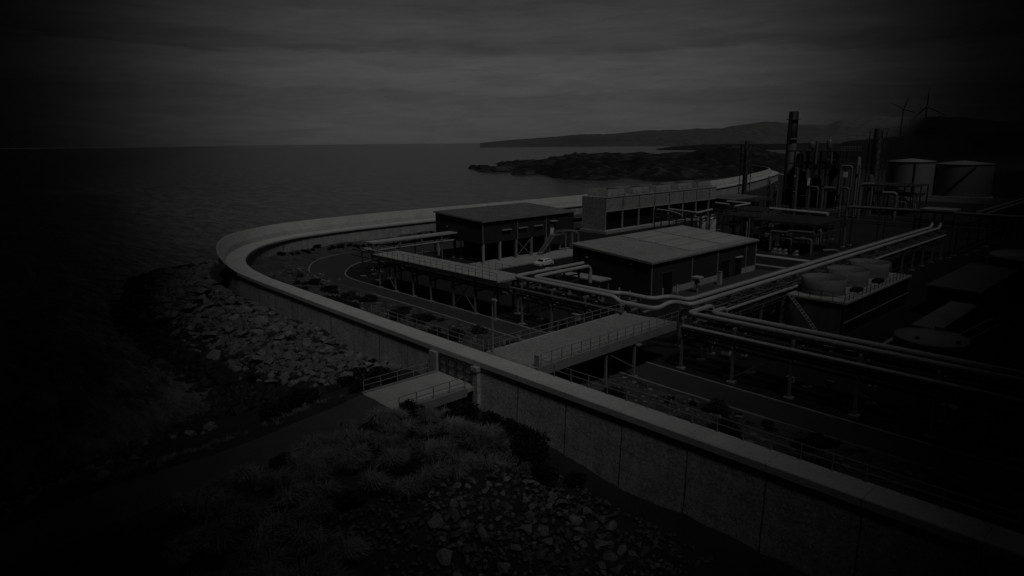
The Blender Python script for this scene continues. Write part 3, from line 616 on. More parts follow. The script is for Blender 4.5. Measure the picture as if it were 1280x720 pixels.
b2 = thing('workshop_building', (-66.5, 100, 0), 'dark clad workshop with pale panels on its low sloping roof', 'building')
X0, X1, Y0, Y1 = -74.6, -58.5, 83.6, 117
def slab4(z0a, z0b, z1a, z1b, x0, x1, y0, y1):
    return MB().add([(x0, y0, z0a), (x1, y0, z0b), (x1, y1, z0b), (x0, y1, z0a), (x0, y0, z1a), (x1, y0, z1b), (x1, y1, z1b), (x0, y1, z1a)],
        [(3, 2, 1, 0), (4, 5, 6, 7), (0, 1, 5, 4), (1, 2, 6, 5), (2, 3, 7, 6), (3, 0, 4, 7)])
slab4(0, 0, 6.75, 5.55, X0, X1, Y0, Y1).build('wall', CLAD, b2)
rz = lambda x: 5.82+(X1+.3-x)*.0758
slab4(rz(X0-.3)-.24, rz(X1+.3)-.24, rz(X0-.3), rz(X1+.3), X0-.3, X1+.3, Y0-.3, Y1+.3).build('roof', ROOF2, b2)
slab4(rz(X0-.3)-.3, rz(X1+.3)-.3, rz(X0-.3)+.04, rz(X1+.3)+.04, X0-.34, X1+.34, Y0-.38, Y0-.303).build('roof_trim', KERB, b2)
MB().box(X1+.303, X1+.42, Y0-.38, Y1+.3, 5.5, 5.74).build('gutter', STEEL, b2)
for i in range(4):
    for j in range(2):
        xa, xb = X0+.5+i*3.75, X0+.5+i*3.75+3.3; ya, yb = (96.2, 105.9) if j == 0 else (106.5, 115.6)
        slab4(rz(xa)+.003, rz(xb)+.003, rz(xa)+.12, rz(xb)+.12, xa, xb, ya, yb).build('roof_panel', SKYL, b2)
for a, b, h_ in ((86.7, 89.4, 3.6), (104.2, 107.3, 3.2), (109.2, 111.6, 3.0)):
    d_ = MB().box(X1+.003, X1+.06, a, b, .05, h_).build('door', DARKM, b2)
    f = MB(); f.box(X1+.003, X1+.1, a-.15, a-.003, 0, h_+.15); f.box(X1+.003, X1+.1, b+.003, b+.15, 0, h_+.15); f.box(X1+.003, X1+.1, a, b, h_+.003, h_+.15); f.build('door_frame', STEELD, d_)
for a, b in ((89.7, 96), (96.3, 104), (111.9, 116.9)): MB().box(X1+.003, X1+.12, a, b, 0, .95).build('wall_base', CONC, b2)
for y in (83.75, 95.1, 103.2, 113.2, 116.8): MB().box(X1+.004, X1+.15, y-.08, y+.08, 0, 5.5).build('downpipe', STEEL, b2)
for x in (-71.4, -62.2): MB().box(x-.16, x+.16, Y0-.2, Y0-.003, 5.0, 5.2).build('wall_lamp', TRIM, b2)
MB().box(X1+.003, X1+.5, 109.4, 111.4, 3.25, 3.4).build('door_canopy', TRIM, b2)
struct('concrete_apron', MB().box(-58.35, -54.5, 83.6, 118, 0, .012), ASPH); struct('pavement', MB().box(-54.5, -54.1, 76, 130, 0, .13), KERB)
# bits in front of the workshop
ob = thing('vent_cowl', (-55.8, 92.6, 0), 'pale topped extract cowl on a stand by the workshop door', 'vent'); MB().tube([(-55.8, 92.6, 0), (-55.8, 92.6, 2.4)], .16).build('pole', STEEL, ob); MB().box(-56.5, -55.1, 91.9, 93.3, 2.4, 2.65).build('cowl', TRIM, ob); MB().box(-56.1, -55.5, 92.3, 92.9, 1.2, 2.0).build('control_box', STEEL, ob)
ob = thing('door_post', (-56.4, 100.6, 0), 'tall pale cabinet standing against the workshop long side', 'cabinet'); MB().box(-56.7, -56.1, 100.3, 100.9, 0, 2.2).build('cabinet_body', TRIM, ob); MB().box(-56.75, -56.05, 100.25, 100.95, 2.2, 2.28).build('cabinet_top', STEEL, ob)
for i, (x, y, h_) in enumerate(((-60.6, 81.2, 1.3), (-62.4, 80.9, 1.6), (-57.6, 85.6, 1.5), (-57.6, 89.7, 1.5))):
    o = thing('bollard', (x, y, 0), ('short pale bollard nearest the workshop front corner', 'taller pale bollard in front of the workshop', 'pale bollard left of the first workshop door', 'pale bollard right of the first workshop door')[i], 'bollard', 'bollards round the workshop')
    MB().tube([(x, y, 0), (x, y, h_)], .14).build('post', TRIM, o); MB().lathe((x, y, h_), [(.14, 0), (.1, .06), (0, .08)], 10).build('cap', STEEL, o)
lk = thing('low_shelter', (-68, 79, 0), 'low flat roofed shelter with pale roof by the workshop front', 'shelter'); MB().box(-77, -63.4, 77.3, 80.2, 2.9, 3.1).build('roof', GRAT, lk)
for x in (-76.6, -70, -63.8):
    for y in (77.6, 79.9): MB().box(x-.08, x+.08, y-.08, y+.08, 0, 2.9).build('post', STEEL, lk)

# low shelter's position note: it stands behind the pipe bend
# ------------------------------------------------------------------ small car
car = thing('parked_car', (-89.9, 92.2, 0), 'small white parked car on the yard before the raised building', 'car')
prof = [(-1.95, .35), (-1.95, .75), (-1.8, .95), (-1.15, 1.0), (-.6, 1.45), (.9, 1.5), (1.6, 1.05), (1.95, .9), (1.95, .35)]
mb = MB(); n = len(prof); cx, cy = -89.9, 92.2
for s_, iw in ((-1, 0), (1, 0)):
    for a, z in prof: wd = .85 if z < 1.1 else .68; mb.v.append((cx+s_*wd, cy+a, z))
mb.f = [tuple(range(n)), tuple(range(n, 2*n))[::-1]]+[(i, n+i, n+(i+1) % n, (i+1) % n) for i in range(n)]; mb.sm = [False]*len(mb.f)
cb = mb.build('body', WHITE, car)
MB().add([(cx-.6, cy-.68, 1.42), (cx+.6, cy-.68, 1.42), (cx+.72, cy-1.12, 1.06), (cx-.72, cy-1.12, 1.06)], [(0, 1, 2, 3)]).build('windscreen', GLASS, car, at=(0, -.02, .02))
for s_ in (-1, 1):
    MB().box(cx+s_*.76-.02, cx+s_*.76+.02, cy-.5, cy+.9, 1.08, 1.38).build('side_window', GLASS, car)
    for a in (-1.2, 1.25):
        wv = MB(); wv.tube([(cx+s_*.7, cy+a, .32), (cx+s_*.9, cy+a, .32)], .32, 14); wh = wv.build('wheel', TYRE, car); MB().tube([(cx+s_*.9, cy+a, .32), (cx+s_*.92, cy+a, .32)], .18, 10).build('rim', STEEL, wh)

# ------------------------------------------------------------------ cooling towers
ct = thing('cooling_tower', (-114.6, 164, 0), 'long pale cooling tower block with five fan stacks by the sea', 'cooling tower')
X0, X1, Y0, Y1 = -118.7, -110.6, 136.6, 192
MB().box(X0, X1, Y0, Y1, 5.9, 9.6).build('upper_wall', CTP, ct)
MB().box(X0-.003, X0+.25, Y0, Y1, 0, 5.897).build('lower_wall', CTP, ct); MB().box(X0+.25, X1-.2, Y0+.003, Y0+.25, 0, 5.897).build('end_wall', CTP, ct)
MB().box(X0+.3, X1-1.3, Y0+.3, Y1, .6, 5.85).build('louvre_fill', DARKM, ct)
for k in range(8): y = Y0+.15+k*7.3; MB().box(X1-.3, X1+.06, y-.15, y+.15, 0, 5.74).build('column', CONC, ct); MB().box(X1+.003, X1+.05, y-.13, y+.13, 6.03, 9.44).build('panel_joint', STEELD, ct)
for z in (5.85, 9.55): MB().box(X1+.0, X1+.12, Y0, Y1, z-.1, z+.12).build('cornice', CONC, ct)
MB().box(X0-.5, X1+.7, Y0-.4, Y1, 0, .75).build('basin', CONC, ct)
for k in range(5):
    y = Y0+5.4+k*11.0; mb = MB()
    for z, q in ((9.6, 3.9), (11.5, 3.4), (11.5, 3.2), (10.0, 3.2)): mb.v += [(-114.65-q*.92, y-q, z), (-114.65+q*.92, y-q, z), (-114.65+q*.92, y+q, z), (-114.65-q*.92, y+q, z)]
    mb.f = [(i*4+j, i*4+(j+1) % 4, i*4+4+(j+1) % 4, i*4+4+j) for i in range(3) for j in range(4)]+[(12, 13, 14, 15)]; mb.sm = [False]*13
    st = mb.build('fan_stack', CTP, ct)
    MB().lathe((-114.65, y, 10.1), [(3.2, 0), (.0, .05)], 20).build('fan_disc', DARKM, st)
railing(ct, [(X1-.1, Y0+.1, 9.7), (X1-.1, Y1, 9.7)], 2.75, 1.0, STEELD, .025)
c2 = thing('cooling_tower', (-34, 96, 0), 'grey cooling unit with three round fan stacks right of the receding rack', 'cooling tower')
X0, X1, Y0, Y1 = -38.6, -30, 84, 108.2
MB().box(X0, X1-.3, Y0, Y1, .0, 4.0).build('casing', mat('grey_casing', .12, .8, .25, .8, .3, 5, joints=[(0, 1.1, .07, .4)]), c2); MB().box(X1-.297, X1, Y0, Y1, 0, 3.6).build('louvre_wall', DARKM, c2)
MB().box(X0-.2, X1+.25, Y0-.2, Y1+.2, 4.003, 4.25).build('top_deck', CONC, c2)
for y in (84.1, 90, 96, 102, 108.1): MB().box(X1+.003, X1+.1, y-.12, y+.12, 0, 4).build('column', STEELD, c2)
MB().box(X1+.1, X1+.2, Y0, Y1, 1.6, 1.72).build('rail_pipe', STEEL, c2)
for y in (88, 96, 104):
    st = MB().lathe((-34.3, y, 4.25), [(2.7, 0), (2.66, .7), (2.72, 2.1), (2.6, 2.1), (2.5, .7), (2.5, .05)], 32).build('fan_stack', mat('fan_stack_grey', .18, .8, .25, 1.2, .35, 6, joints=[(2, .7, .05, .4)]), c2)
    MB().lathe((-34.3, y, 4.9), [(2.45, 0), (0, .08)], 20).build('fan_disc', DARKM, st)
for y in (92, 100): MB().box(-32.0, -30.9, y-1.3, y+.6, 4.25, 4.7).build('hatch', DARKM, c2)
railing(c2, [(X1, Y0-.1, 4.25), (X1, Y1, 4.25)], 1.4, 1.05, STEELD, .03); railing(c2, [(X0, Y0-.1, 4.25), (X1, Y0-.1, 4.25)], 1.4, 1.05, STEELD, .03)
st = MB(); st.bar((-36.6, 83.7, 4.2), (-32.4, 82.9, .1), .1, .22); st.bar((-36.6, 83.0, 4.2), (-32.4, 82.2, .1), .1, .22)
for k in range(13): t = k/13; st.box(-36.6+4.2*t-.13, -36.6+4.2*t+.13, 83.0-.8*t, 83.7-.8*t, 4.2-4.1*t-.04, 4.2-4.1*t)
st.build('ladder_stair', STEEL, c2)

# ------------------------------------------------------------------ tanks
def tank(loc, r, h, cone, m, lab, flat=False, lad=True):
    t = thing('storage_tank', loc, lab, 'tank'); x, y, z = loc
    MB().lathe((x, y, 0), [(r, 0), (r, h)], 56).build('shell', m, t)
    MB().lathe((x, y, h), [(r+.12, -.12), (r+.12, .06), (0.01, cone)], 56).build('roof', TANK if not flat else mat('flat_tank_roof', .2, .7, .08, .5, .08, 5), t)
    MB().lathe((x, y, h), [(r+.02, -.45), (r+.2, -.42), (r+.2, -.3), (r+.02, -.28)], 56).build('rim', STEELD, t)
    return t
def pol(x, y, r, a): return (x+r*math.cos(a), y+r*math.sin(a))
ta = tank((-92.5, 317, 0), 9.0, 14.6, 1.2, TANK, 'pale storage tank with low cone roof, left of two')
tb = tank((-75.5, 326, 0), 10.6, 13.6, 1.3, TANK, 'pale storage tank with stair sloping round it, right of two')
def tank_stair(t, x, y, r, a0, a1, z0, z1):
    s_ = MB(); k = 22; p = [(*pol(x, y, r+.5, a0+(a1-a0)*i/k), z0+(z1-z0)*i/k) for i in range(k+1)]
    for a, b in zip(p, p[1:]): s_.bar(a, b, .5, .25); s_.bar(Vector(a)+UP*1.1, Vector(b)+UP*1.1, .08)
    s_.build('tank_stair', STEELD, t)
tank_stair(tb, -75.5, 326, 10.6, -2.0, -.9, .3, 13.6); pa = pol(-92.5, 317, 9.2, -1.1); MB().box(pa[0]-.25, pa[0]+.25, pa[1]-.3, pa[1]+.1, .2, 14.6).build('ladder', STEELD, ta)
for t, x, y, r in ((ta, -92.5, 317, 9.0), (tb, -75.5, 326, 10.6)): MB().lathe((x, y, 0), [(r+.9, 0), (r+.9, .5), (r, .5)], 40).build('plinth', CONC, t)
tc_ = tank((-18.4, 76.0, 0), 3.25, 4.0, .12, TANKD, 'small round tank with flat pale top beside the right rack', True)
for a, rr in ((-1.9, 2.2), (-.4, 2.9)): MB().lathe((-18.4+rr*math.cos(a), 76+rr*math.sin(a), 4.06), [(.2, 0), (.2, .3), (0, .34)], 12).build('roof_vent', DARKM, tc_)
MB().box(-18.9, -18.1, 79.0, 79.6, 4.05, 4.5).build('roof_hatch', STEEL, tc_)
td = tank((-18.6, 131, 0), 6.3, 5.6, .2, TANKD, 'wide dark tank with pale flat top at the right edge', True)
MB().lathe((-16.6, 126.8, 5.7), [(.3, 0), (.3, .35), (0, .4)], 12).build('roof_vent', DARKM, td)
for i, x in enumerate((-96.3, -94.0)):
    o = thing('small_tank', (x, 160+i*1.4, 0), ('left of two squat white domed tanks behind the workshop', 'right of two squat white domed tanks behind the workshop')[i], 'tank'); y = 160+i*1.4
    MB().lathe((x, y, 0), [(1.25, .4), (1.3, .6), (1.3, 2.9), (1.15, 3.3), (.7, 3.55), (0, 3.62)], 24).build('shell', mat('off_white_tank', .5, .5, .1, 1, .1, 5), o); MB().lathe((x, y, 0), [(1.35, 0), (1.35, .4), (1.2, .4)], 20).build('plinth', CONC, o); MB().tube([(x, y, 3.6), (x, y, 3.9)], .2, 10).build('vent', STEEL, o)
tag(MB().box(-86, -49, 294.8, 295.6, 0, 2.2).build('bund_wall', CONC), 'low pale bund wall in front of the two pale tanks', 'wall')

# ------------------------------------------------------------------ chimney, columns, process frames
ch = thing('chimney', (-103, 226, 0), 'tall round chimney stack with a black upper band', 'chimney')
MB().lathe((-103, 226, 0), [(1.85, 0), (1.62, 24.5)], 24).build('shaft', CHIMG, ch); MB().lathe((-103, 226, 24.5), [(1.62, 0), (1.52, 8.7), (1.35, 8.7), (1.3, 6)], 24).build('black_band', CHIMD, ch)
for z in (23.9, 30.6): MB().lathe((-103, 226, z), [(1.7, 0), (2.3, .0), (2.3, .15), (1.7, .15)], 20).build('platform_ring', STEELD, ch)
MB().box(-103.3, -102.7, 223.7, 224.0, 0, 32).build('ladder', STEELD, ch)
def lattice(nm, x, y, h, wd, lab, lev, m=STEELD, core=None):
    t = thing(nm, (x, y, 0), lab, 'tower'); q = wd/2
    for a in (-q, q):
        for b in (-q, q): MB().box(x+a-.12, x+a+.12, y+b-.12, y+b+.12, 0, h).build('leg', m, t)
    for k in range(lev):
        z = h*(k+1)/lev; zl = h*k/lev
        MB().box(x-q-.4, x+q*.2, y-q-.9, y-q-.13, z-.25, z-.1).build('platform', m, t)
        b = MB(); b.bar((x-q, y-q, zl), (x+q, y-q, z), .08); b.bar((x+q, y-q, zl), (x+q, y+q, z), .08); b.bar((x-q, y-q-.01, z-.2), (x+q, y-q-.01, z-.2), .14); b.bar((x+q+.01, y-q, z-.2), (x+q+.01, y+q, z-.2), .14); b.build('brace', m, t)
    railing(t, [(x-q-.3, y-q-.3, h-.1), (x+q+.3, y-q-.3, h-.1), (x+q+.3, y+q+.3, h-.1), (x-q-.3, y+q+.3, h-.1), (x-q-.3, y-q-.3, h-.1)], 1.5, 1.1, m, .04)
    if core: MB().tube([(x, y, 0), (x, y, h+1)], core, 16).build('column_vessel', mat('column_vessel_grey', .09, .7, .3, .8, .4, 3), t)
    return t
lattice('lattice_tower', -127, 241, 22.5, 2.9, 'slim dark lattice tower standing left of the chimney', 6, STEELD, .9)
lattice('lattice_tower', -87, 259, 26.5, 4.2, 'thick dark lattice tower between the process plant and tanks', 7, STEELD, 1.3)
def frame(nm, lab, x0, x1, y0, y1, levels, nx, ny, m=STEELD, rail=True):
    t = thing(nm, ((x0+x1)/2, (y0+y1)/2, 0), lab, 'steel frame'); h = levels[-1]
    for i in range(nx+1):
        for j in range(ny+1):
            x, y = x0+(x1-x0)*i/nx, y0+(y1-y0)*j/ny; MB().box(x-.17, x+.17, y-.17, y+.17, 0, h).build('column', m, t)
    for z in levels:
        MB().box(x0+.2, x1-.2, y0+.2, y1-.2, z-.12, z).build('floor', mat('dark_floor_plate', .018, .8, .3, 2), t)
        f = MB()
        for y in (y0, y1): f.box(x0-.22, x1+.22, y-.12, y+.12, z-.4, z-.003)
        for x in (x0, x1): f.box(x-.12, x+.12, y0+.13, y1-.13, z-.4, z-.003)
        f.build('floor_beam', m, t)
        rr = random.Random(int(x0*10+z*7))
        for _ in range(14):
            pw = MB(); xa, ya = rr.uniform(x0+.5, x1-.5), rr.uniform(y0-.2, min(y1, y0+5)); zl = rr.uniform(max(.3, z-4), z-.6); q_ = rr.choice((.08, .12, .18)); ax = rr.random(); ln = rr.uniform(1, 5); pn = 'pipe_run'
            if ax < .4: pw.tube(fillet([(xa, ya, zl), (min(x1, xa+ln), ya, zl), (min(x1, xa+ln), ya, max(.1, zl-rr.uniform(.5, 3)))], .3), q_, 7)
            elif ax < .8: pw.tube([(xa, ya, max(0, zl-rr.uniform(1, 4))), (xa, ya, zl+rr.uniform(.3, 2.))], q_, 7)
            else: pw.box(xa-.5, xa+.5, ya-.4, ya+.4, zl, zl+rr.uniform(.4, 1.2)); pn = 'equipment_box'
            pw.build(pn, PIPE2 if rr.random() < .5 else STEEL, t)
        if rail: railing(t, [(x0, y0, z), (x1, y0, z), (x1, y1, z)], 2.2, 1.1, STEEL if z == h else m, .04)
    return t
frame('process_structure', 'tall dark process structure with floors and drums beside the chimney', -98.5, -82, 214, 230, (8.5, 16.6, 20.6), 4, 3)
for i, (x, y, r, h0, h1, lab) in enumerate(((-95.5, 218, 1.5, .5, 14, 'left tall dark drum inside the process structure'), (-90.5, 218, 1.7, .5, 12, 'middle tall dark drum inside the process structure'), (-85, 218, 1.4, .5, 15, 'right tall dark drum inside the process structure'),
        (-93.5, 220, 1.0, 20.6, 23.4, 'pale short drum left on the top floor of the process structure'), (-88.0, 220, .9, 20.6, 24.0, 'pale short drum right on the top floor of the process structure'), (-95.6, 216.5, 1.1, 16.6, 19.6, 'pale drum on the upper floor nearest the chimney'), (-85, 217, 1.2, 16.6, 19.8, 'grey drum on the upper floor at its right end'))):
    o = thing('process_drum', (x, y, h0), lab, 'vessel'); MB().lathe((x, y, h0), [(0, .2), (r*.7, .3), (r, .8), (r, h1-h0-.6), (r*.7, h1-h0-.1), (0, h1-h0)], 18).build('shell', TANKD if i < 3 else PIPE2, o)
    MB().tube([(x, y, h1-.1), (x, y, h1+.7)], .3, 8).build('nozzle', STEEL, o)
for i, (pts, r) in enumerate((([(-94.3, 212.6, 0), (-94.3, 212.6, 15)], .4), ([(-90.0, 212.5, 0), (-90, 212.5, 9.4), (-87.2, 212.5, 9.4), (-87.2, 212.5, 0)], .33), ([(-85.8, 212.4, 0), (-85.8, 212.4, 9.2), (-82.2, 213.0, 9.2)], .5),
        ([(-81.6, 214, 6), (-81.6, 214, 16), (-78.6, 215, 16), (-78.6, 215, 9)], .3), ([(-80.5, 213, 0), (-80.5, 213, 9.5), (-78.2, 213, 9.5), (-78.2, 213, 0)], .33), ([(-91.2, 212.9, 11.5), (-91.2, 212.9, 15)], .5), ([(-88.8, 212.6, 16.6), (-88.8, 212.6, 23.5)], .4), ([(-84.2, 212.8, 16.6), (-84.2, 212.8, 20.2)], .35), ([(-76, 216, 0), (-76, 216, 10.6), (-72.5, 217, 10.6)], .55), ([(-70, 217, 8.2), (-66.5, 218, 8.2), (-66.5, 218, 0)], .5))):
    pipe(pts, r, ('straight tall upright pipe at left front of process structure', 'narrow upside down U pipe before the process structure', 'fattest upright pipe bending into the process structure', 'upper looped pipe at the right side of process structure', 'low looped pipe at right front corner of process structure', 'short upright pipe stub at the middle of process structure', 'upright vent pipe on the top floor of process structure', 'short vent pipe at the right of the upper floor', 'upright pipe with elbow right of process structure', 'bent pipe dropping between the dark tower and tanks')[i], PIPE2, fr=1.0)
for i, (x, y, h_, r_) in enumerate(((-106.5, 219, 12, .5), (-100.4, 211.5, 9.5, .6), (-79.4, 222, 18.5, .6), (-76.8, 226, 13, .8))):
    o = thing('slim_vessel', (x, y, 0), ('slim dark column standing left of the chimney foot', 'short slim column between chimney and process structure front', 'tall slim column right behind the process structure', 'stout dark column right of the process structure')[i], 'vessel')
    MB().lathe((x, y, 0), [(r_*1.3, 0), (r_, .8), (r_, h_-.5), (r_*.6, h_), (0, h_+.15)], 14).build('shell', STEELD if i % 2 else CHIMG, o); MB().box(x-r_*2, x+r_*1.2, y-r_*2.4, y-r_, h_*.72, h_*.72+.12).build('platform', STEELD, o); MB().tube([(x+r_*1.4, y-r_, 0), (x+r_*1.4, y-r_, h_*.9)], .13, 6).build('downcomer', STEEL, o)
tag(MB().box(-80.6, -79.4, 213.6, 214, 12.6, 14.2).build('equipment_cabinet', WHITE), 'small white cabinet high at the right of process structure', 'cabinet')
frame('steel_structure', 'low dark steel frame between process structure and pale left tank', -80, -66, 232, 246, (6.5, 9.5), 3, 2)
frame('steel_structure', 'dark open frame full of pipes behind the workshop', -71, -57.4, 139.6, 154, (4.4, 6.8), 3, 2, rail=False)
frame('steel_structure', 'small dark frame left of the pipe filled frame behind the workshop', -84, -74, 150, 160, (4.0, 6.0), 2, 2)
frame('steel_structure', 'low dark frame full of pipes beyond the two white domed tanks', -99, -87, 180, 192, (4.2,), 3, 2)
frame('steel_structure', 'middle sized dark frame just before the process structure', -79, -69, 174, 186, (3.4, 5.4), 2, 2)
frame('steel_structure', 'low dark frame in front of the lattice tower', -116, -104, 206, 216, (4.5,), 2, 2)
for i, (pts, r) in enumerate((([(-66.2, 138.6, .4), (-66.2, 138.6, 4.6), (-62.2, 138.6, 4.6), (-62.2, 138.6, 5.0), (-57, 138.8, 5.0)], .28), ([(-71.5, 139, 6.9), (-71.5, 139, 2.2), (-69.2, 139, 2.2)], .22), ([(-60.5, 138.3, 3.6), (-57.2, 138.3, 3.6), (-57.2, 138.3, .3)], .25), ([(-65, 138.7, 3.3), (-61.6, 138.7, 3.3), (-61.6, 138.7, 1)], .16), ([(-55.8, 141, 1.2), (-54, 143, 1.2), (-53.4, 144, .6)], .3))):
    pipe(pts, r, ('pale pipe rising and crossing the front of the pipe filled frame', 'pale pipe dropping down the left edge of pipe filled frame', 'pale pipe at the lower right of the pipe filled frame', 'thin pale pipe inside the loop on pipe filled frame', 'stub pipe on the ground right of the pipe filled frame')[i], PIPE2, fr=.4)
for i, x in enumerate((-69.6, -64.9, -63.9, -62.6, -60.2)):
    o = thing('pump', (x, 138.3, 0), ('leftmost small pump before the pipe filled frame', 'second small pump from the left before pipe filled frame', 'middle small pump before the pipe filled frame', 'fourth small pump before the pipe filled frame', 'rightmost small pump before the pipe filled frame')[i], 'pump', 'pumps before the pipe filled frame')
    MB().tube([(x, 137.6, .7), (x, 138.6, .7)], .32, 12).build('motor', STEEL, o); MB().box(x-.4, x+.4, 137.5, 139, 0, .3).build('base', CONC, o); MB().tube([(x, 138.6, .7), (x, 138.85, .7)], .45, 12).build('volute', PIPE2, o)
rk = [rack('pipe_rack', 'small pipe rack across the back between cooling tower and process frames', (-82, 166.5), (-64.5, 164.2), 2.6, None, 5.8, STEELD, braces=()),
      rack('pipe_rack', 'small pipe rack behind workshop roof near the white domed tanks', (-105, 150.8), (-93.5, 147.8), 2.4, None, 5.0, STEELD, braces=()),
      rack('pipe_rack', 'small pipe rack running back past the low dark shed', (-90.6, 150), (-96, 178), 2.2, None, 7, STEELD, braces=())]
pipe([(-81, 168, 6.3), (-64.8, 164.8, 6.3)], .45, 'pale pipe on the rack across the back of the yard', PIPE)
pipe([(-101, 151.6, 6.1), (-90.4, 148.2, 6.1), (-92, 158, 6.1)], .3, 'pale pipe on the rack behind the workshop roof', PIPE)
pipe([(-91.8, 142.6, 6.1), (-98, 147.6, 6.1), (-103, 149, 6.1)], .22, 'thin pale pipe beside the rack behind the workshop roof', PIPE)
pipe([(-98.7, 177.6, 6.6), (-91.2, 177.4, 6.4), (-91, 168, 6.3)], .3, 'pale pipe bending at the head of the small back rack', PIPE)
pipe([(-98.6, 171, 6.6), (-94, 170.4, 6.5)], .28, 'short pale pipe below the small back rack head', PIPE)
# far racks on the right
rf = rack('pipe_rack', 'high dark pipe rack crossing behind the receding rack', (-57.5, 156), (40, 156), 4, None, 7, STEELD, h=8.7, d_levels=(8.5, 7.2, 6), braces=(2, 7))
pipe([(-57.5, 156.4, 0), (-57.5, 156.4, 9.15), (-41.5, 157.2, 9.15), (-39.3, 155.6, 9.2), (40, 156.6, 9.15)], .34, 'dull fat pipe along the high crossing rack', PIPE2, fr=1)
tag(MB().box(-42.6, -36.4, 154.6, 159.6, 9.5, 9.85).build('rack_platform', STEEL), 'flat pale platform over the crossing of the two racks', 'platform')
for i, x in enumerate((-33.6, -31.8)): pipe([(x, 158.5, 9.2), (x, 235, 9.2)], .3, ('left of two thin pale pipes running away at far right', 'right of two thin pale pipes running away at far right')[i], PIPE2)
rack('pipe_rack', 'dark rack carrying two pipes away at far right', (-31, 162), (-31, 235), 4, None, 8, STEELD, h=8.8, d_levels=(8.7, 7), braces=())

def shed(nm, lab, x0, x1, y0, y1, h, m=CLAD2, rm=ROOF1, sl=.4, door=True):
    t = thing(nm, ((x0+x1)/2, (y0+y1)/2, 0), lab, 'building')
    slab4(0, 0, h+sl, h, x0, x1, y0, y1).build('wall', m, t); slab4(h+sl+.003, h+.003, h+sl+.2, h+.2, x0-.25, x1+.25, y0-.25, y1+.25).build('roof', rm, t)
    if door: MB().box(x1+.003, x1+.06, y0+1, y0+2.6, 0, 2.3).build('door', STEELD, t)
    MB().box(x1+.26, x1+.36, y0-.25, y1+.25, h-.1, h+.1).build('gutter', STEEL, t); return t
shed('dark_shed', 'low dark shed behind the cooling tower end', -121, -111, 203, 222, 4.6, CLAD2, mat('mid_grey_roof', .12, .8, .3, .4, .3, 4))
shed('low_building', 'low dark building with dull flat roof right of cooling unit', -26, -20.4, 102.5, 125, 4.0, CLAD2, mat('dull_flat_roof', .075, .9, .3, .6, .3, 5), .1)
shed('roofed_walkway', 'narrow long low shed leading to the small round tank', -22.1, -19.9, 83.5, 99.2, 2.9, CLAD2, mat('narrow_shed_roof', .14, .9, .25, .8, .3, 6), .05)
pipe([(-18.6, 84, 2.0), (-17.4, 98, 2.0)], .12, 'left thin pipe on low supports right of narrow shed', PIPE2)
pipe([(-17.2, 83, 2.0), (-16.2, 95, 2.0)], .12, 'right thin pipe on low supports right of narrow shed', PIPE2)
tag(MB().box(-19.6, -19.0, 82.2, 82.9, 0, 2.6).add([(-19.7, 82.1, 2.6), (-18.9, 82.1, 2.6), (-18.9, 83, 2.6), (-19.7, 83, 2.6), (-19.3, 82.55, 2.9)], [(0, 1, 4), (1, 2, 4), (2, 3, 4), (3, 0, 4)]).build('control_cabinet', STEEL), 'small pale control cabinet between narrow shed and round tank', 'cabinet')
for i, (pts, r) in enumerate((([(-29, 76, .6), (-24.5, 80, .6), (-24.5, 86, .6)], .2), ([(-28, 75, .5), (-23.5, 79.5, .5), (-23.2, 88, .5)], .16), ([(-27.5, 77.5, .4), (-27.5, 77.5, 1.6), (-25, 77.5, 1.6), (-25, 77.5, .4)], .18))):
    pipe(pts, r, ('left ground pipe between cooling unit and round tank', 'right ground pipe between cooling unit and round tank', 'small looped ground pipe beside the round tank')[i], STEEL, fr=.4)
for i, (x, y, s_) in enumerate(((-35.5, 65.8, .8), (-33.8, 66.6, .5), (-26.6, 62.2, .6), (-23.5, 64, .5), (-13.5, 64, 1.0), (-57.3, 65, .9), (-53, 64.5, .8), (-20.2, 65.5, .5))):
    o = thing('valve_box', (x, y, 0), ('largest pale valve box under the right rack near the bridge', 'small pale valve box right behind the largest one', 'pale valve box by the second rack post right of the bridge', 'small valve box under the middle of right rack', 'wide dark valve box under the far right of the rack', 'pale valve box under the rack beside the gallery end', 'second pale valve box under the rack beside the gallery', 'smallest valve box under the right rack')[i], 'valve box', 'valve boxes under the racks')
    MB().box(x-s_*.6, x+s_*.6, y-s_*.4, y+s_*.4, .5, .5+s_*.8).build('box', TRIM if i < 3 else STEEL, o); MB().box(x-.12, x+.12, y-.12, y+.12, 0, .5).build('stand', STEELD, o); MB().box(x-s_*.68, x+s_*.68, y-s_*.46, y+s_*.46, .503+s_*.8, .58+s_*.8).build('lid', STEEL, o)
struct('yard_road', MB().box(-67.5, -54.6, 132.2, 134.4, 0, .02), CONC); struct('yard_road', MB().box(-67, -54.2, 122, 123.4, 0, .02), KERB)
struct('coast_road', sweep([Vector(p) for p in ((-150, 300), (-172, 365), (-190, 410), (-215, 440), (-245, 470))], [(14, .02), (18, .02)]), CONC)

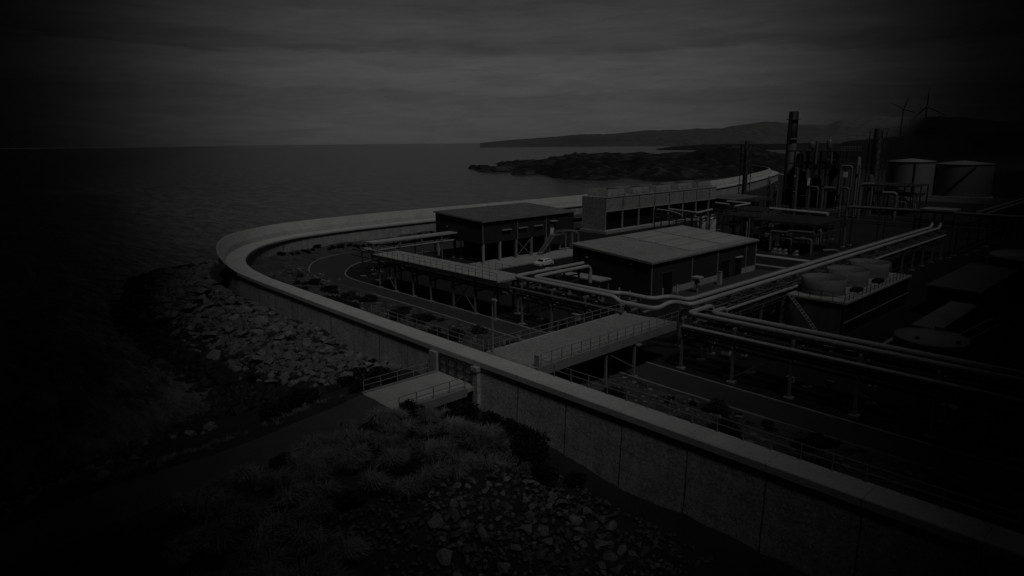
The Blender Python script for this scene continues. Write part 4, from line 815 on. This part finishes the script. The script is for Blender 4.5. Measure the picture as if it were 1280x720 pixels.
# ------------------------------------------------------------------ wind turbines
def turbine(a, d, hub, bl, angs, lab, z0=2):
    c = fh*d*math.cos(R(a)) + rh*d*math.sin(R(a)); t = thing('wind_turbine', (c.x, c.y, z0), lab, 'wind turbine')
    MB().tube([(c.x, c.y, z0), (c.x, c.y, hub)], [2.6, 1.5], 16).build('tower', TURB, t)
    back = Vector((c.x, c.y, 0)).normalized(); sd = Vector((back.y, -back.x, 0)); hc = Vector((c.x, c.y, hub+1.5)) - back*4
    MB().bar(hc+back*1, hc+back*9, 3.4, 3.2).build('nacelle', TURB, t)
    hb = MB().tube([hc+back*1, hc-back*1.2, hc-back*2.6], [1.6, 1.5, .4], 12).build('hub', TURB, t)
    for g_ in angs:
        u_ = sd*math.sin(R(g_)) + UP*math.cos(R(g_)); n_ = u_.cross(back)
        mb = MB(); m_ = 9
        for i in range(m_):
            q_ = i/(m_-1); p = hc - back*.6 + u_*bl*q_; wd = (1.1+2.2*min(1, q_*6))*(1-q_*.85) if q_ > .0 else 1.1; th = .6*(1-q_*.9)
            mb.v += [tuple(p+n_*wd*.35), tuple(p+back*th), tuple(p-n_*wd*.65), tuple(p-back*th)]
        mb.f = [(i*4+k, i*4+(k+1) % 4, i*4+4+(k+1) % 4, i*4+4+k) for i in range(m_-1) for k in range(4)]; mb.sm = [True]*len(mb.f); mb.build('blade', BLADE, t)
    return t
turbine(31.4, 1595, 84, 41, (0, 118, 222), 'right and nearer of two wind turbines, one blade straight up')
turbine(29.95, 1850, 90, 36, (18, 110, 298), 'left and farther of two wind turbines on the skyline')

# ------------------------------------------------------------------ rocks, shrubs, grass
def rock_mesh(seed, sub=3):
    bm_ = bmesh.new(); bmesh.ops.create_icosphere(bm_, subdivisions=sub, radius=1); rr = random.Random(seed)
    planes = [(Vector((rr.gauss(0, 1), rr.gauss(0, 1), rr.gauss(0, 1))).normalized(), rr.uniform(.42, .8)) for _ in range(12)]
    for v in bm_.verts:
        p = v.co.copy()
        for n_, d_ in planes:
            k = p.dot(n_)
            if k > d_: p -= n_*(k-d_)*.97
        v.co = p*(1+.07*noise.noise(p*2.1+Vector((seed, 0, 0)))) 
        v.co.z *= .75
    me = bpy.data.meshes.new('boulder'); bm_.to_mesh(me); bm_.free(); return me
RM = []
for i in range(7):
    me = rock_mesh(i+3); me.materials.append(ROCK); RM.append(me)
RMD = [m.copy() for m in RM]
for m in RMD: m.materials.clear(); m.materials.append(ROCKD)
RME = [m.copy() for m in RM]
for m in RME: m.materials.clear(); m.materials.append(mat('dull_dark_rock', .075, .9, .5, 2.2, .35, 6, .6))
def boulder(name, x, y, z, s_, lab, grp, ms=RM, cat='boulder'):
    o = bpy.data.objects.new(name, ms[rnd.randrange(len(ms))]); COL.objects.link(o); o.location = (x, y, z)
    o.scale = (s_*rnd.uniform(.8, 1.35), s_*rnd.uniform(.75, 1.2), s_*rnd.uniform(.7, 1.0)); o.rotation_euler = (rnd.uniform(-.5, .5), rnd.uniform(-.5, .5), rnd.uniform(0, 6.28))
    return tag(o, lab, cat, grp)
# armour slope outside the wall, from the point down to the platform
placed = []
def shore_y(x): return np.interp(x, [-166, -140, -115, -93, -76, -69, -62], [41, 33, 25.5, 25.0, 25.0, 25.5, 27.5])
def foot_y(x): return np.interp(x, [-150, -140, -130, -120, -112, -55], [56, 46, 42, 38.8, 37.0, 36.5])
tries = 0
while len(placed) < 298 and tries < 12000:
    tries += 1; x = rnd.uniform(-148, -58); y = rnd.uniform(24, 56); s_ = rnd.choice((.55, .7, .8, .9, 1.1))*rnd.uniform(.85, 1.15)*(1. if x > -100 else 1.15)
    if not (shore_y(x)-1 < y < foot_y(x)-.2): continue
    if y > 34 and x > -57: continue
    if any((x-a)**2+(y-b)**2 < ((s_+c)*.74)**2 for a, b, c in placed): continue
    placed.append((x, y, s_)); z = OUT(x, y)+s_*.35
    wet = rnd.random() < max(0, 1.0-(y-shore_y(x)+1)/2.6) or x < -144
    if wet: boulder('boulder', x, y, z, s_, 'dark wet boulder low in the rock armour near the waterline', 'wet armour boulders at the waterline', RMD)
    else: boulder('boulder', x, y, z, s_, 'pale rough boulder in the rock armour slope below the seawall', 'armour boulders outside the seawall')
# darker wet stones at the waterline, and small stones between (uncountable)
fill = MB()
def add_stone(mb, x, y, z, s_, me):
    a = rnd.uniform(0, 6.28); ca, sa = math.cos(a), math.sin(a); n0 = len(mb.v); sx, sy = s_*rnd.uniform(.8, 1.3), s_*rnd.uniform(.8, 1.2)
    for v in me.vertices: px, py = v.co.x*sx, v.co.y*sy; mb.v.append((x+px*ca-py*sa, y+px*sa+py*ca, z+v.co.z*s_))
    for p in me.polygons: mb.f.append([n0+i for i in p.vertices]); mb.sm.append(False)
LOW = [rock_mesh(40+i, 1) for i in range(5)]
for _ in range(1500):
    x = rnd.uniform(-150, -57); sy = float(shore_y(x)); y = sy + rnd.gauss(-1.0, 2.0); s_ = rnd.uniform(.35, 1.1); add_stone(fill, x, y, OUT(x, y)+.15*s_, s_, LOW[rnd.randrange(5)])
for _ in range(420):
    t = rnd.random(); x = -68+ (68-56)*t + rnd.gauss(0, 1.6); y = 22 - 28*t + rnd.gauss(0, 1.8); s_ = rnd.uniform(.3, .95); add_stone(fill, x, y, OUT(x, y)+.1, s_, LOW[rnd.randrange(5)])
tag(fill.build('shore_rocks', ROCKD), 'dark wet stones heaped along the waterline', 'rocks', kind='stuff')
fill = MB()
for _ in range(2600):
    x = rnd.uniform(-142, -57); a, b = float(shore_y(x)), float(foot_y(x)); y = a+2+(b-a-2)*rnd.random()
    if y > 34.5 and x > -55: continue
    if any((x-p)**2+(y-q)**2 < (c*.8)**2 for p, q, c in placed): continue
    s_ = rnd.uniform(.3, .85); add_stone(fill, x, y, OUT(x, y)+.12*s_, s_, LOW[rnd.randrange(5)])
tag(fill.build('small_armour_stones', mat('dull_armour_stone', .10, .9, .7, 2, .5, 5)), 'smaller stones packed between the boulders of the rock armour', 'rocks', kind='stuff')
for i in range(46):                                                # boulders along the lower shore by the track
    t = rnd.random(); x = -61.5+6*t+rnd.gauss(0, 1.1); y = 19-23*t+rnd.gauss(0, .8); boulder('boulder', x, y, OUT(x, y)+.15, rnd.uniform(.25, .7), 'grey boulder on the shore edge beside the gravel track', 'boulders along the track edge')
# rubble heap at the bottom of the picture
pl2 = []; tries = 0
while len(pl2) < 290 and tries < 20000:
    tries += 1; x = rnd.uniform(-33.5, -19); y = rnd.uniform(17, 33); s_ = rnd.choice((.18, .22, .28, .34, .42, .55))*rnd.uniform(.85, 1.15)
    if not (-.55*(x+26)+19 < y < -.15*(x+26)+31.0): continue
    if any((x-a)**2+(y-b)**2 < ((s_+c)*.8)**2 for a, b, c in pl2): continue
    pl2.append((x, y, s_)); 
    if rnd.random() < .6: boulder('rubble_stone', x, y, OUT(x, y)+.2, s_, 'pale rubble stone in the heap below the seawall foot', 'pale rubble stones', cat='stone')
    else: boulder('rubble_stone', x, y, OUT(x, y)+.2, s_, 'dull dark rubble stone in the heap below the seawall foot', 'dark rubble stones', RME, cat='stone')
fill = MB()
for _ in range(1500):
    x = rnd.uniform(-34, -18); y = rnd.uniform(16, 33.5); add_stone(fill, x, y, OUT(x, y)+.1, rnd.uniform(.08, .25), LOW[rnd.randrange(5)])
tag(fill.build('small_rubble', mat('dull_rubble', .08, .9, .5, 3, .3, 6)), 'small loose stones among the rubble heap', 'rocks', kind='stuff')

def bush_mesh(seed, r, h, n, leaf):
    rr = random.Random(seed); mb = MB(); lobes = [(rr.uniform(-.55, .55)*r, rr.uniform(-.55, .55)*r, rr.uniform(.35, .75)*h, rr.uniform(.35, .55)) for _ in range(7)]
    for _ in range(n):
        lx, ly, lz, lr = lobes[rr.randrange(7)]; d = Vector((rr.gauss(0, 1), rr.gauss(0, 1), rr.gauss(0, 1))).normalized()*(lr*rr.uniform(.55, 1.05))
        p = Vector((lx+d.x*r, ly+d.y*r, max(.03, lz+d.z*h*.6))); u_ = Vector((rr.gauss(0, 1), rr.gauss(0, 1), rr.gauss(.2, .8))).normalized(); v_ = u_.cross(Vector((rr.gauss(0, 1), rr.gauss(0, 1), rr.gauss(0, 1)))).normalized(); s_ = leaf*rr.uniform(.6, 1.4)
        mb.add([p-u_*s_-v_*s_*.15, p-v_*s_*.5, p+u_*s_, p+v_*s_*.5], [(0, 1, 2, 3)])
    for k in range(6):
        a = rr.uniform(0, 6.28); mb.tube([(0, 0, 0), (math.cos(a)*r*.3, math.sin(a)*r*.3, h*.4), (math.cos(a)*r*.5, math.sin(a)*r*.5, h*.7)], [.05, .035, .015], 5)
    me = bpy.data.meshes.new('shrub'); me.from_pydata(mb.v, [], mb.f); return me
BM = []
for i in range(4):
    me = bush_mesh(60+i, 1.0, 1.0, 1500, .085); me.materials.append(BUSH); BM.append(me)
SM = [m.copy() for m in BM]
for m in SM: m.materials.clear(); m.materials.append(mat('dull_scrub_leaves', .03, .85, .4, 2))
def shrub(x, y, z, r, h, lab, grp, ms):
    o = bpy.data.objects.new('shrub', ms[rnd.randrange(len(ms))]); COL.objects.link(o); o.location = (x, y, z); o.scale = (r, r*rnd.uniform(.8, 1.2), h); o.rotation_euler.z = rnd.uniform(0, 6.28); return tag(o, lab, 'shrub', grp)
for x, y, r, h, lab in ((-34.5, 33.2, 1.9, 2.9, 'big black leafed bush against the wall right of the platform'), (-32.6, 32.2, 1.8, 2.5, 'second black leafed bush sloping down along the wall foot'), (-36.8, 34.0, 1.5, 2.2, 'dark bush between the platform and the biggest bush'), (-30.4, 31.4, 1.4, 1.6, 'low dark bush at the top of the rubble heap'), (-41.8, 32.6, 1.8, 2.0, 'dark bush against the right side of platform'), (-44.0, 29.3, 1.2, 1.4, 'small dark bush at the platform outer corner'), (-39.2, 33.4, 1.6, 1.9, 'dark bush right of the platform in tall grass'), (-56.8, 25.5, 2.6, 1.3, 'low black bush between the track and armour rocks'), (-54.6, 22.4, 2.0, 1.0, 'low black bush on the seaward side of track'), (-29.2, 33.6, 1.2, 1.2, 'small dark bush at the wall foot right of rubble'), (-54.2, 32.6, 2.2, 1.6, 'dark bush at the seaward left side of platform'), (-58.0, 31.2, 2.0, 1.1, 'dark bush between platform bush and the armour rocks'), (-53.0, 29.6, 1.4, 1.2, 'small dark bush at the platform left outer corner'), (-42.3, 26.6, 1.3, 1.0, 'dark round bush in the grass just below the platform corner'), (-38.6, 27.6, 1.5, 1.1, 'dark bush in the upper middle of the tussock grass'), (-40.2, 21.2, 1.4, 1.0, 'dark bush in the middle of the tussock grass'), (-36.2, 22.6, 1.5, 1.1, 'dark bush between tussock grass and the rubble heap'), (-43.3, 17.5, 1.2, 0.9, 'dark bush in the grass beside the gravel track'), (-35.0, 17.8, 1.6, 1.1, 'dark bush low in the tussock grass near the bottom edge')):
    shrub(x, y, OUT(x, y)-.15, r, h, lab, None, BM)
k = 0; vp = []
while k < 120:
    x = rnd.uniform(-130, -15); y = rnd.uniform(40.2, 52.3) + (3 if x < -105 else 0)
    if -46.8 < x < -37.8: continue
    if x < -112 and y < 45.5-(x+112)*.95: continue
    if noise.noise((x*.16, y*.16, 3)) < -.05: continue
    s_ = rnd.choice((.4, .6, .8, 1.1, 1.6, 2.0))*rnd.uniform(.8, 1.2)
    if any((x-a)**2+(y-b)**2 < (s_+c)**2*.2 for a, b, c in vp): continue
    vp.append((x, y, s_)); k += 1; shrub(x, y, VIN(x, y)-.1, s_, (.3+s_*.45)*rnd.uniform(.7, 1.1), 'low dark shrub on the verge between seawall and road', 'shrubs on the verge', SM if rnd.random() < .4 else BM)
for k in range(34):
    y = 58+k*1.7+rnd.uniform(-.6, .6); x = -136.3+rnd.uniform(-1.2, 1.3) + (0 if y > 66 else (66-y)*.5)
    s_ = rnd.uniform(.5, 1.1); shrub(x, y, VIN(x, y)-.1, s_, s_*.9, 'small dark shrub at the foot of the far inner wall', 'shrubs along the far inner wall', BM)
st_ = MB()
for _ in range(900):
    x = rnd.uniform(-133, -10); y = rnd.uniform(41, 53) + (4 if x < -105 else 0)
    if x < -112 and y < 44-(x+112)*.95: continue
    add_stone(st_, x, y, max(0, VIN(x, y)), abs(rnd.gauss(.12, .15))+.05, LOW[rnd.randrange(5)])
tag(st_.build('verge_stones', mat('verge_stone', .16, .9, .5, 3, .2, 6)), 'pale stones scattered through the verge', 'rocks', kind='stuff')

# tussock grass on the bank in front
gr = MB()
def tussock(x, y, z, r, h, n):
    lean = Vector((.35, .25, 0))
    for _ in range(n):
        a = rnd.uniform(0, 6.28); q_ = rnd.random()**.5*r*.5; b = Vector((x+math.cos(a)*q_, y+math.sin(a)*q_, z)); d = Vector((math.cos(a), math.sin(a), 0))*rnd.uniform(.1, .9)*r + lean*rnd.uniform(0, .8)*h
        hh = h*rnd.uniform(.6, 1.1); s_ = Vector((-math.sin(a), math.cos(a), 0))*rnd.uniform(.012, .028)
        m_ = b+d*.4+UP*hh*.75; t_ = b+d*1.15+UP*hh*rnd.uniform(.55, 1)
        gr.add([b-s_, b+s_, m_+s_*.8, m_-s_*.8], [(0, 1, 2, 3)]); gr.add([m_-s_*.8, m_+s_*.8, t_], [(0, 1, 2)])
k = 0
while k < 200:
    x = rnd.uniform(-44.5, -24); y = rnd.uniform(8, 33)
    if noise.noise((x*.4, y*.4, 8)) < -.12: continue
    if y > 29+(x+46)*.15 and x < -41: continue
    if x < -44.2 + .02*(28-y)+ (1 if y < 12 else 0): continue
    if x > -33 and y > 16.5-.9*(x+33)+2: continue
    k += 1; tussock(x, y, OUT(x, y)+.1, rnd.uniform(.6, 1.15), rnd.uniform(.8, 1.6), 190)
for _ in range(60): x = rnd.uniform(-44, -32); y = rnd.uniform(29, 34.5); tussock(x, y, OUT(x, y)+.05, .5, .9, 50)
for _ in range(60): t = rnd.random(); x = -52-1.5*t+rnd.gauss(0, .5); y = 27-20*t; tussock(x, y, OUT(x, y)+.05, .4, .45, 30)
tag(gr.build('tussock_grass', GRASS), 'wind bent tussock grass covering the near bank', 'grass', kind='stuff')
gr = MB()
for _ in range(620):
    x = rnd.uniform(-132, -10); y = rnd.uniform(39.5, 52.6) + (3 if x < -105 else 0)
    if -46 < x < -38.5 or (x < -112 and y < 45.5-(x+112)*.95): continue
    tussock(x, y, VIN(x, y)-.05, rnd.uniform(.35, .8), rnd.uniform(.25, .6), 26)
tag(gr.build('verge_grass', mat('verge_grass_blades', .09, .85, .9, .8)), 'rough grass growing along the verge inside the seawall', 'grass', kind='stuff')
